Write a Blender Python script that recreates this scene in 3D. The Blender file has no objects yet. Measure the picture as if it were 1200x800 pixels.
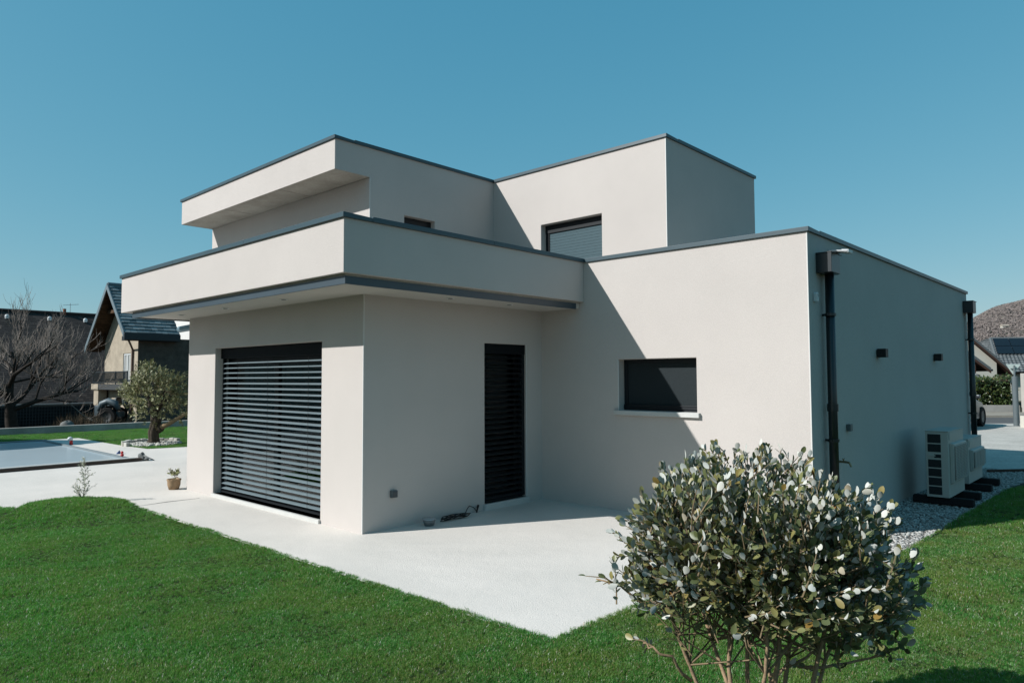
import bpy, math, random
import numpy as np
from mathutils import Vector, Matrix

random.seed(7)
RNG = np.random.default_rng(11)
SC = bpy.context.scene
COL = SC.collection

# ------------------------------------------------------------------ camera
F_PX, YAW, PITCH, ROLL = 824.61, 0.7512, 0.0508, -0.0036
CAM = Vector((-4.5159, -6.4419, 1.6868))
_F = Vector((math.cos(YAW) * math.cos(PITCH), math.sin(YAW) * math.cos(PITCH), math.sin(PITCH)))
_R = Vector((math.sin(YAW), -math.cos(YAW), 0.0))
_U = _R.cross(_F)
_R2 = _R * math.cos(ROLL) + _U * math.sin(ROLL)
_U2 = -_R * math.sin(ROLL) + _U * math.cos(ROLL)
cam_data = bpy.data.cameras.new('camera')
cam_data.sensor_width = 36.0
cam_data.lens = F_PX / 1200.0 * 36.0
cam_data.clip_start = 0.05
cam_data.clip_end = 5000.0
cam = bpy.data.objects.new('camera', cam_data)
COL.objects.link(cam)
mw = Matrix((( _R2.x, _U2.x, -_F.x, CAM.x), (_R2.y, _U2.y, -_F.y, CAM.y), (_R2.z, _U2.z, -_F.z, CAM.z), (0, 0, 0, 1)))
cam.matrix_world = mw
SC.camera = cam

# ------------------------------------------------------------------ light
SUN_DIR = Vector((1.85, -1.0, -1.4526)).normalized()          # direction the light travels
ELEV = math.asin(-SUN_DIR.z)
AZ = math.atan2(-SUN_DIR.x, -SUN_DIR.y)
sun_data = bpy.data.lights.new('sun', 'SUN')
sun_data.energy = 5.0
sun_data.angle = math.radians(0.53)
sun_data.color = (1.0, 0.995, 0.975)
sun = bpy.data.objects.new('sun', sun_data)
COL.objects.link(sun)
sun.rotation_euler = SUN_DIR.to_track_quat('-Z', 'Y').to_euler()
sun.location = (-30, 20, 40)

world = bpy.data.worlds.new('World')
SC.world = world
world.use_nodes = True
wn, wl = world.node_tree.nodes, world.node_tree.links
wn.clear()
w_out = wn.new('ShaderNodeOutputWorld')
w_bg = wn.new('ShaderNodeBackground')
w_sky = wn.new('ShaderNodeTexSky')
w_sky.sky_type = 'NISHITA'
w_sky.sun_disc = False
w_sky.sun_elevation = ELEV
w_sky.sun_rotation = AZ
w_sky.altitude = 300
w_sky.air_density = 1.0
w_sky.dust_density = 0.6
w_sky.ozone_density = 1.6
w_sep = wn.new('ShaderNodeSeparateColor')
w_cmb = wn.new('ShaderNodeCombineColor')
wl.new(w_sky.outputs[0], w_sep.inputs[0])
SKY_STRENGTH = 0.0812
for k_, (gain, power) in enumerate(((0.73, 0.95), (2.25, 0.47), (3.0, 0.365))):      # clear teal-blue sky, paler towards the horizon
    w_pow = wn.new('ShaderNodeMath')
    w_pow.operation = 'POWER'
    w_pow.inputs[1].default_value = power
    w_mul = wn.new('ShaderNodeMath')
    w_mul.operation = 'MULTIPLY'
    w_mul.inputs[1].default_value = gain
    wl.new(w_sep.outputs[k_], w_pow.inputs[0])
    wl.new(w_pow.outputs[0], w_mul.inputs[0])
    wl.new(w_mul.outputs[0], w_cmb.inputs[k_])
wl.new(w_cmb.outputs[0], w_bg.inputs[0])
w_bg.inputs[1].default_value = SKY_STRENGTH
wl.new(w_bg.outputs[0], w_out.inputs[0])

SC.view_settings.view_transform = 'Standard'
SC.view_settings.look = 'None'
SC.view_settings.gamma = 1.0
SC.view_settings.exposure = 0.3
SC.render.engine = 'CYCLES'
SC.cycles.max_bounces = 8
SC.cycles.transparent_max_bounces = 16

# ------------------------------------------------------------------ materials
MATS = {}
ALB = 0.775                      # common scale of all base colours, set with the exposure


def mat(name, col, rough=0.6, spec=0.4, metal=0.0, var=0.0, vscale=4.0, col2=None, bump=0.0, bscale=200.0,
        fine=0.0, fscale=300.0, attr=None, ramp=None, rnd=0.0, coat=0.0, bump2=0.0, b2scale=8.0, vdetail=6.0):
    m = bpy.data.materials.new(name)
    m.use_nodes = True
    nt = m.node_tree
    n, l = nt.nodes, nt.links
    p = n['Principled BSDF']
    p.inputs['Roughness'].default_value = rough
    p.inputs['Specular IOR Level'].default_value = spec
    p.inputs['Metallic'].default_value = metal
    if coat:
        p.inputs['Coat Weight'].default_value = coat
        p.inputs['Coat Roughness'].default_value = 0.06
    col = tuple(c * ALB for c in col)
    col2 = tuple(c * ALB for c in col2) if col2 else None
    ramp = [(p_, tuple(c * ALB for c in c_)) for p_, c_ in ramp] if ramp else None
    tc = n.new('ShaderNodeTexCoord')
    cur = None

    def rgb(c):
        r = n.new('ShaderNodeRGB')
        r.outputs[0].default_value = (*c, 1)
        return r.outputs[0]

    def mixc(fac, a, b, blend='MIX'):
        x = n.new('ShaderNodeMix')
        x.data_type = 'RGBA'
        x.blend_type = blend
        if isinstance(fac, float):
            x.inputs[0].default_value = fac
        else:
            l.new(fac, x.inputs[0])
        l.new(a, x.inputs[6])
        l.new(b, x.inputs[7])
        return x.outputs[2]

    if ramp:
        cr = n.new('ShaderNodeValToRGB')
        els = cr.color_ramp.elements
        while len(els) > 1:
            els.remove(els[-1])
        els[0].position = ramp[0][0]
        els[0].color = (*ramp[0][1], 1)
        for pos, c in ramp[1:]:
            e = els.new(pos)
            e.color = (*c, 1)
        if attr == 'random':
            oi = n.new('ShaderNodeObjectInfo')
            l.new(oi.outputs['Random'], cr.inputs[0])
        else:
            at = n.new('ShaderNodeAttribute')
            at.attribute_name = attr or 'var'
            l.new(at.outputs['Fac'], cr.inputs[0])
        cur = cr.outputs[0]
    else:
        cur = rgb(col)
    if var:
        nz = n.new('ShaderNodeTexNoise')
        nz.inputs['Scale'].default_value = vscale
        nz.inputs['Detail'].default_value = vdetail
        nz.inputs['Roughness'].default_value = 0.6
        l.new(tc.outputs['Object'], nz.inputs['Vector'])
        mr = n.new('ShaderNodeMapRange')
        mr.inputs[1].default_value = 0.32
        mr.inputs[2].default_value = 0.68
        l.new(nz.outputs['Fac'], mr.inputs[0])
        c2 = col2 if col2 else tuple(c * (1 - var) for c in col)
        cur = mixc(mr.outputs[0], cur, rgb(c2)) if not ramp else mixc(mr.outputs[0], cur, mixc(1.0, cur, rgb((1 - var,) * 3), 'MULTIPLY'))
    if fine:
        nz = n.new('ShaderNodeTexNoise')
        nz.inputs['Scale'].default_value = fscale
        nz.inputs['Detail'].default_value = 3
        l.new(tc.outputs['Object'], nz.inputs['Vector'])
        mr = n.new('ShaderNodeMapRange')
        mr.inputs[1].default_value = 0.3
        mr.inputs[2].default_value = 0.7
        mr.inputs[3].default_value = 1 - fine
        mr.inputs[4].default_value = 1 + fine
        l.new(nz.outputs['Fac'], mr.inputs[0])
        cmb = n.new('ShaderNodeCombineColor')
        for k in range(3):
            l.new(mr.outputs[0], cmb.inputs[k])
        cur = mixc(1.0, cur, cmb.outputs[0], 'MULTIPLY')
    if rnd:
        oi = n.new('ShaderNodeObjectInfo')
        mr = n.new('ShaderNodeMapRange')
        mr.inputs[3].default_value = 1 - rnd
        mr.inputs[4].default_value = 1 + rnd
        l.new(oi.outputs['Random'], mr.inputs[0])
        cmb = n.new('ShaderNodeCombineColor')
        for k in range(3):
            l.new(mr.outputs[0], cmb.inputs[k])
        cur = mixc(1.0, cur, cmb.outputs[0], 'MULTIPLY')
    l.new(cur, p.inputs['Base Color'])
    nrm = None
    if bump2:
        nz = n.new('ShaderNodeTexNoise')
        nz.inputs['Scale'].default_value = b2scale
        nz.inputs['Detail'].default_value = 4
        l.new(tc.outputs['Object'], nz.inputs['Vector'])
        b = n.new('ShaderNodeBump')
        b.inputs['Strength'].default_value = bump2
        b.inputs['Distance'].default_value = 0.02
        l.new(nz.outputs['Fac'], b.inputs['Height'])
        nrm = b.outputs[0]
    if bump:
        nz = n.new('ShaderNodeTexNoise')
        nz.inputs['Scale'].default_value = bscale
        nz.inputs['Detail'].default_value = 3
        l.new(tc.outputs['Object'], nz.inputs['Vector'])
        b = n.new('ShaderNodeBump')
        b.inputs['Strength'].default_value = bump
        b.inputs['Distance'].default_value = 0.004
        l.new(nz.outputs['Fac'], b.inputs['Height'])
        if nrm:
            l.new(nrm, b.inputs['Normal'])
        nrm = b.outputs[0]
    if nrm:
        l.new(nrm, p.inputs['Normal'])
    MATS[name] = m
    return m


def translucent(m, col, w):
    """leaves let some light through"""
    nt = m.node_tree
    p = nt.nodes['Principled BSDF']
    out = nt.nodes['Material Output']
    t = nt.nodes.new('ShaderNodeBsdfTranslucent')
    t.inputs[0].default_value = (*col, 1)
    mx = nt.nodes.new('ShaderNodeMixShader')
    mx.inputs[0].default_value = w
    nt.links.new(p.outputs[0], mx.inputs[1])
    nt.links.new(t.outputs[0], mx.inputs[2])
    nt.links.new(mx.outputs[0], out.inputs[0])
    return m


def glass(name, tint, ior=1.5):
    m = bpy.data.materials.new(name)
    m.use_nodes = True
    n, l = m.node_tree.nodes, m.node_tree.links
    n.remove(n['Principled BSDF'])
    fr = n.new('ShaderNodeFresnel')
    fr.inputs[0].default_value = ior
    tr = n.new('ShaderNodeBsdfTransparent')
    tr.inputs[0].default_value = (*tint, 1)
    gl = n.new('ShaderNodeBsdfGlossy')
    gl.inputs['Roughness'].default_value = 0.0
    mx = n.new('ShaderNodeMixShader')
    l.new(fr.outputs[0], mx.inputs[0])
    l.new(tr.outputs[0], mx.inputs[1])
    l.new(gl.outputs[0], mx.inputs[2])
    l.new(mx.outputs[0], n['Material Output'].inputs[0])
    MATS[name] = m
    return m


PLASTER = mat('plaster', (0.610, 0.555, 0.518), 0.9, 0.15, var=0.07, vscale=0.9, fine=0.10, fscale=130, bump=0.6, bscale=170)
SOFFIT = mat('soffit_paint', (0.66, 0.62, 0.57), 0.9, 0.15, var=0.04, vscale=1.5, fine=0.02)
CONCRETE = mat('raw_concrete', (0.50, 0.47, 0.42), 0.85, 0.2, var=0.3, vscale=2.2, col2=(0.36, 0.33, 0.29), fine=0.10, fscale=40, bump=0.4, bscale=90)
DECK = mat('roof_gravel', (0.50, 0.47, 0.42), 0.95, 0.15, var=0.2, vscale=3, fine=0.3, fscale=30, bump=0.8, bscale=40)
INTERIOR = mat('interior_paint', (0.55, 0.53, 0.50), 0.9, 0.1, var=0.03, vscale=1)
METAL = mat('grey_metal', (0.042, 0.078, 0.096), 0.38, 0.5, var=0.12, vscale=3, fine=0.04, fscale=60)
METAL_SOFT = mat('fascia_metal', (0.050, 0.075, 0.095), 0.42, 0.5, var=0.15, vscale=2.5)
DARK_ALU = mat('dark_aluminium', (0.009, 0.012, 0.015), 0.5, 0.25, fine=0.06)
PIPE = mat('downpipe_paint', (0.014, 0.018, 0.021), 0.32, 0.5, var=0.2, vscale=5)
HOPPER = mat('hopper_metal', (0.022, 0.028, 0.033), 0.35, 0.5, var=0.15, vscale=6)
SLAT = mat('blind_slat', (0.175, 0.225, 0.245), 0.42, 0.4, fine=0.05, fscale=30, rnd=0.07)
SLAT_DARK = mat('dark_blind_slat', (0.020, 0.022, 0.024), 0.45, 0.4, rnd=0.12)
SHUTTER = mat('roller_shutter', (0.075, 0.125, 0.145), 0.5, 0.4, fine=0.05, fscale=20)
SCREEN = mat('screen_fabric', (0.022, 0.029, 0.032), 0.75, 0.15, fine=0.55, fscale=420, bump=0.4, bscale=420)
SILL = mat('sill_stone', (0.62, 0.61, 0.58), 0.7, 0.3, var=0.08, vscale=5, fine=0.05, fscale=120, bump=0.2, bscale=150)
WHITE = mat('white_plastic', (0.72, 0.74, 0.74), 0.4, 0.4, fine=0.03)
BLACK = mat('black_plastic', (0.010, 0.010, 0.011), 0.5, 0.35, fine=0.1)
RUBBER = mat('black_rubber', (0.012, 0.012, 0.013), 0.8, 0.2, fine=0.2, fscale=60, bump=0.3)
CHROME = mat('steel', (0.45, 0.46, 0.46), 0.3, 0.5, metal=0.9)
BRASS = mat('brass', (0.32, 0.24, 0.14), 0.35, 0.5, metal=0.9)
HEADBOX = mat('head_box_paint', (0.006, 0.008, 0.010), 0.7, 0.1)
GLASS = glass('window_glass', (0.94, 0.96, 0.95))
HP_PAINT = mat('unit_paint', (0.52, 0.50, 0.46), 0.5, 0.35, var=0.06, vscale=4)
HP_GRILLE = mat('unit_grille', (0.24, 0.24, 0.225), 0.55, 0.3, fine=0.15, fscale=80)
HP_VENT = mat('unit_vent', (0.018, 0.024, 0.028), 0.6, 0.3, fine=0.15, fscale=150)
TERRACE = mat('terrace_concrete', (0.775, 0.715, 0.655), 0.88, 0.2, var=0.2, vscale=0.7, col2=(0.675, 0.63, 0.575), fine=0.11, fscale=75, bump=0.8, bscale=90, bump2=0.5, b2scale=2.6)
_n, _l = TERRACE.node_tree.nodes, TERRACE.node_tree.links
_tc = next(k for k in _n if k.type == 'TEX_COORD')
_vo = _n.new('ShaderNodeTexVoronoi')                     # scattered open pores
_vo.inputs['Scale'].default_value = 16.0
_vo.inputs['Randomness'].default_value = 1.0
_l.new(_tc.outputs['Object'], _vo.inputs['Vector'])
_mr = _n.new('ShaderNodeMapRange')
_mr.inputs[1].default_value = 0.07
_mr.inputs[2].default_value = 0.15
_mr.inputs[3].default_value = 0.42
_mr.inputs[4].default_value = 0.0
_l.new(_vo.outputs['Distance'], _mr.inputs[0])
_nz = _n.new('ShaderNodeTexNoise')                       # pores come in patches
_nz.inputs['Scale'].default_value = 1.3
_nz.inputs['Detail'].default_value = 3
_l.new(_tc.outputs['Object'], _nz.inputs['Vector'])
_mr2 = _n.new('ShaderNodeMapRange')
_mr2.inputs[1].default_value = 0.42
_mr2.inputs[2].default_value = 0.62
_l.new(_nz.outputs['Fac'], _mr2.inputs[0])
_mm = _n.new('ShaderNodeMath')
_mm.operation = 'MULTIPLY'
_l.new(_mr.outputs[0], _mm.inputs[0])
_l.new(_mr2.outputs[0], _mm.inputs[1])
_src = _n['Principled BSDF'].inputs['Base Color'].links[0].from_socket
_mx = _n.new('ShaderNodeMix')
_mx.data_type = 'RGBA'
_mx.inputs[7].default_value = (0.25, 0.235, 0.21, 1)
_l.new(_mm.outputs[0], _mx.inputs[0])
_l.new(_src, _mx.inputs[6])
_l.new(_mx.outputs[2], _n['Principled BSDF'].inputs['Base Color'])
SOIL = mat('lawn_soil', (0.026, 0.046, 0.012), 0.95, 0.1, var=0.3, vscale=8, fine=0.2, fscale=60)
GROUND = mat('dry_ground', (0.060, 0.052, 0.036), 0.95, 0.1, var=0.5, vscale=0.7, col2=(0.036, 0.040, 0.020), fine=0.2, fscale=12, bump=0.5, bscale=30)
MULCH = mat('brown_mulch', (0.16, 0.095, 0.06), 0.95, 0.1, var=0.5, vscale=25, fine=0.3, fscale=80, bump=0.8, bscale=80)
GRAVEL_BASE = mat('gravel_bed', (0.20, 0.19, 0.175), 0.95, 0.15, var=0.5, vscale=60, fine=0.3, fscale=90, bump=1.0, bscale=60)
PEBBLE = mat('pebble', (0.4, 0.4, 0.4), 0.8, 0.25, attr='random', ramp=[(0, (0.20, 0.19, 0.175)), (0.35, (0.33, 0.32, 0.30)), (0.7, (0.46, 0.45, 0.42)), (1, (0.62, 0.61, 0.58))])
WHITE_STONE = mat('white_stone', (0.6, 0.6, 0.6), 0.8, 0.25, attr='random', ramp=[(0, (0.30, 0.28, 0.24)), (0.5, (0.50, 0.48, 0.43)), (1, (0.68, 0.66, 0.60))])
DRIVE = mat('driveway_gravel', (0.56, 0.53, 0.48), 0.95, 0.15, var=0.2, vscale=1.2, fine=0.16, fscale=24, bump=0.8, bscale=40)
ASPHALT = mat('asphalt', (0.115, 0.115, 0.115), 0.9, 0.25, var=0.2, vscale=1.5, fine=0.12, fscale=40)
VERGE = mat('footpath', (0.36, 0.33, 0.28), 0.9, 0.2, var=0.25, vscale=1.5, fine=0.1, fscale=30)
POOL_COVER = mat('pool_cover', (0.56, 0.65, 0.69), 0.2, 0.5, var=0.06, vscale=0.6)
POOL_RIM = mat('pool_rim', (0.105, 0.078, 0.065), 0.8, 0.25, var=0.25, vscale=6, fine=0.1, fscale=60)
POOL_COPING = mat('pool_coping', (0.20, 0.235, 0.25), 0.75, 0.3, var=0.12, vscale=5, fine=0.08)
LOWWALL = mat('garden_wall_concrete', (0.50, 0.475, 0.43), 0.9, 0.2, var=0.35, vscale=1.6, fine=0.1, fscale=30, bump=0.4, bscale=40)
# grass: clumps of fresher, yellower and drier blades across the lawn
BLADE = translucent(mat('grass_blade', (0.05, 0.11, 0.02), 0.5, 0.35, attr='random', ramp=[
    (0.0, (0.018, 0.080, 0.014)), (0.30, (0.047, 0.195, 0.028)), (0.65, (0.084, 0.290, 0.044)), (0.88, (0.15, 0.37, 0.080)), (1.0, (0.27, 0.46, 0.17))]), (0.10, 0.36, 0.035), 0.38)
DRY_GLINT_BLADE = mat('dry_glint_blade', (0.3, 0.22, 0.12), 0.7, 0.3, attr='random', ramp=[(0, (0.20, 0.13, 0.06)), (0.55, (0.36, 0.26, 0.13)), (0.8, (0.55, 0.50, 0.36)), (1, (0.75, 0.76, 0.70))])  # straw-coloured blades; the palest end paints in white glints
_n, _l = BLADE.node_tree.nodes, BLADE.node_tree.links
_oi = _n.new('ShaderNodeObjectInfo')
_nz = _n.new('ShaderNodeTexNoise')
_nz.inputs['Scale'].default_value = 1.7
_nz.inputs['Detail'].default_value = 5
_nz.inputs['Roughness'].default_value = 0.65
_l.new(_oi.outputs['Location'], _nz.inputs['Vector'])
_mr = _n.new('ShaderNodeMapRange')
_mr.inputs[1].default_value = 0.42
_mr.inputs[2].default_value = 0.60
_mr.inputs[4].default_value = 0.75
_l.new(_nz.outputs['Fac'], _mr.inputs[0])
_src = _n['Principled BSDF'].inputs['Base Color'].links[0].from_socket
_mx = _n.new('ShaderNodeMix')
_mx.data_type = 'RGBA'
_mx.inputs[7].default_value = (0.150, 0.200, 0.036, 1)
_l.new(_mr.outputs[0], _mx.inputs[0])
_l.new(_src, _mx.inputs[6])
_l.new(_mx.outputs[2], _n['Principled BSDF'].inputs['Base Color'])
LEAF_TOP = translucent(mat('shrub_leaf_upper', (0.06, 0.075, 0.02), 0.42, 0.45, ramp=[
    (0.0, (0.11, 0.140, 0.065)), (0.4, (0.19, 0.215, 0.085)), (0.7, (0.27, 0.27, 0.105)), (0.93, (0.36, 0.31, 0.11)), (0.985, (0.33, 0.20, 0.05)), (1.0, (0.30, 0.09, 0.03))]), (0.16, 0.21, 0.04), 0.3)
LEAF_UNDER = translucent(mat('shrub_leaf_underside', (0.42, 0.47, 0.45), 0.75, 0.25, ramp=[
    (0.0, (0.58, 0.60, 0.55)), (0.5, (0.72, 0.73, 0.67)), (0.9, (0.80, 0.79, 0.71)), (1.0, (0.56, 0.48, 0.33))]), (0.22, 0.27, 0.12), 0.18)
STEM = mat('shrub_bark', (0.42, 0.29, 0.18), 0.85, 0.15, var=0.3, vscale=18, fine=0.15, fscale=90, bump=0.5, bscale=90)
TWIG = mat('twig', (0.27, 0.20, 0.12), 0.85, 0.15, var=0.25, vscale=18)
OLIVE_LEAF = mat('olive_leaf', (0.1, 0.12, 0.06), 0.5, 0.35, ramp=[
    (0.0, (0.11, 0.120, 0.042)), (0.45, (0.23, 0.228, 0.082)), (0.8, (0.36, 0.345, 0.15)), (1.0, (0.50, 0.49, 0.30))])
OLIVE_BARK = mat('olive_bark', (0.10, 0.080, 0.060), 0.95, 0.1, var=0.5, vscale=14, col2=(0.045, 0.036, 0.028), bump=0.9, bscale=30)
OLIVE_LIMB = mat('olive_limb', (0.30, 0.22, 0.13), 0.9, 0.1, var=0.3, vscale=14)
SAGE_LEAF = translucent(mat('sapling_leaf', (0.3, 0.33, 0.27), 0.6, 0.3, ramp=[(0, (0.34, 0.37, 0.30)), (0.6, (0.50, 0.52, 0.44)), (1, (0.62, 0.61, 0.50))]), (0.4, 0.42, 0.3), 0.3)
GREY_STEM = mat('grey_stem', (0.30, 0.29, 0.24), 0.9, 0.1)
BARE_BARK = mat('bare_bark', (0.050, 0.042, 0.036), 0.95, 0.1, var=0.4, vscale=8, bump=0.6, bscale=30)
BARE_TWIG = mat('bare_twig', (0.31, 0.26, 0.225), 0.9, 0.1, var=0.3, vscale=3)
DRY = mat('dry_stems', (0.2, 0.15, 0.1), 0.95, 0.1, ramp=[(0, (0.045, 0.038, 0.026)), (0.8, (0.12, 0.09, 0.06)), (1, (0.24, 0.18, 0.12))])
TERRACOTTA = mat('woven_pot', (0.40, 0.27, 0.16), 0.85, 0.15, var=0.25, vscale=30, bump=0.6, bscale=90)
CREAM = mat('old_render', (0.50, 0.43, 0.335), 0.95, 0.1, var=0.28, vscale=1.6, fine=0.12, fscale=18, bump=0.5, bscale=30)
STONEWALL = mat('rough_dark_render', (0.15, 0.12, 0.10), 0.95, 0.1, var=0.4, vscale=3.5, fine=0.2, fscale=14, bump=0.9, bscale=14)
NTILE = mat('slate_tile', (0.135, 0.175, 0.19), 0.6, 0.4, ramp=[(0, (0.085, 0.115, 0.125)), (0.6, (0.15, 0.195, 0.21)), (1, (0.22, 0.265, 0.275))])
NTRIM = mat('roof_trim', (0.16, 0.21, 0.235), 0.5, 0.4, var=0.1)
NGUTTER = mat('gutter_dark', (0.020, 0.027, 0.033), 0.5, 0.4, var=0.1)
WOOD_DARK = mat('eave_boards', (0.085, 0.048, 0.026), 0.85, 0.2, var=0.35, vscale=4, rnd=0.35)
BARN_ROOF = mat('barn_tile', (0.06, 0.05, 0.045), 0.9, 0.2, ramp=[(0, (0.030, 0.026, 0.025)), (0.7, (0.044, 0.038, 0.036)), (1, (0.068, 0.057, 0.052))])
BARN_WALL = mat('barn_wall', (0.075, 0.07, 0.062), 0.95, 0.1, var=0.4, vscale=1.2)
RAILING = mat('railing_steel', (0.022, 0.032, 0.038), 0.5, 0.4)
TRACTOR = mat('tractor_paint', (0.105, 0.145, 0.165), 0.5, 0.4, var=0.3, vscale=6)
RED = mat('red_plastic', (0.55, 0.03, 0.03), 0.4, 0.4)
BLUE = mat('blue_plastic', (0.10, 0.14, 0.30), 0.4, 0.4)
GREY_CLOTH = mat('grey_cloth', (0.22, 0.225, 0.22), 0.9, 0.2, var=0.4, vscale=20)
BOULDER = mat('boulder', (0.23, 0.23, 0.22), 0.95, 0.2, var=0.3, vscale=6, bump=0.6, bscale=20)
HEDGE_LEAF = mat('hedge_leaf', (0.05, 0.08, 0.02), 0.4, 0.45, ramp=[(0, (0.022, 0.042, 0.012)), (0.6, (0.048, 0.082, 0.020)), (0.92, (0.10, 0.125, 0.035)), (1, (0.19, 0.14, 0.05))])
HEDGE_SHADE_CORE = mat('hedge_shade_core', (0.022, 0.026, 0.014), 0.95, 0.1, var=0.3, vscale=6)  # foliage colour darkened to stand for shade inside the hedge
HOUSE_CREAM = mat('cream_render', (0.66, 0.63, 0.55), 0.9, 0.15, var=0.06, vscale=1.5, fine=0.04)
RTILE = mat('grey_tile', (0.15, 0.165, 0.17), 0.65, 0.35, ramp=[(0, (0.115, 0.13, 0.135)), (1, (0.19, 0.205, 0.21))])
RBROWN = mat('brown_timber', (0.075, 0.038, 0.026), 0.7, 0.3, var=0.2, vscale=5)
SOLAR = mat('solar_cell', (0.010, 0.013, 0.018), 0.25, 0.5, fine=0.1, fscale=3)
SIGN_BACK = mat('galvanised_sign', (0.66, 0.74, 0.69), 0.5, 0.4, metal=0.0, var=0.1)
SIGN_POST = mat('post_paint', (0.17, 0.20, 0.21), 0.4, 0.4, metal=0.3, var=0.1)
CAR_PAINT = mat('car_paint', (0.06, 0.067, 0.075), 0.28, 0.5, metal=0.6, coat=0.6)
CAR_GLASS = mat('car_glass', (0.012, 0.016, 0.020), 0.05, 0.6)
TYRE = mat('tyre', (0.012, 0.012, 0.012), 0.85, 0.2, fine=0.1)
RIM = mat('wheel_rim', (0.14, 0.145, 0.15), 0.4, 0.5, metal=0.7)
LAMP_RED = mat('tail_lamp', (0.25, 0.012, 0.012), 0.2, 0.5)
HAZED_HILL = mat('hazed_hill_earth', (0.36, 0.31, 0.28), 0.95, 0.05, var=0.5, vscale=0.012, col2=(0.28, 0.245, 0.225), fine=0.1, fscale=0.2)  # distance haze put into the colour: pale and low in contrast
HAZED_HILL_TREE = mat('hazed_hill_tree', (0.15, 0.13, 0.12), 0.95, 0.05, attr='random', ramp=[(0, (0.27, 0.235, 0.225)), (0.5, (0.285, 0.245, 0.23)), (0.9, (0.30, 0.257, 0.235)), (0.985, (0.31, 0.262, 0.235)), (0.987, (0.14, 0.165, 0.13)), (1, (0.15, 0.17, 0.13))])  # close pale tones carry the distance haze too

# ------------------------------------------------------------------ builders
ORIGIN = {}


def org(o):
    return ORIGIN.get(o.name, Vector((0, 0, 0))) if o else Vector((0, 0, 0))


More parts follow.
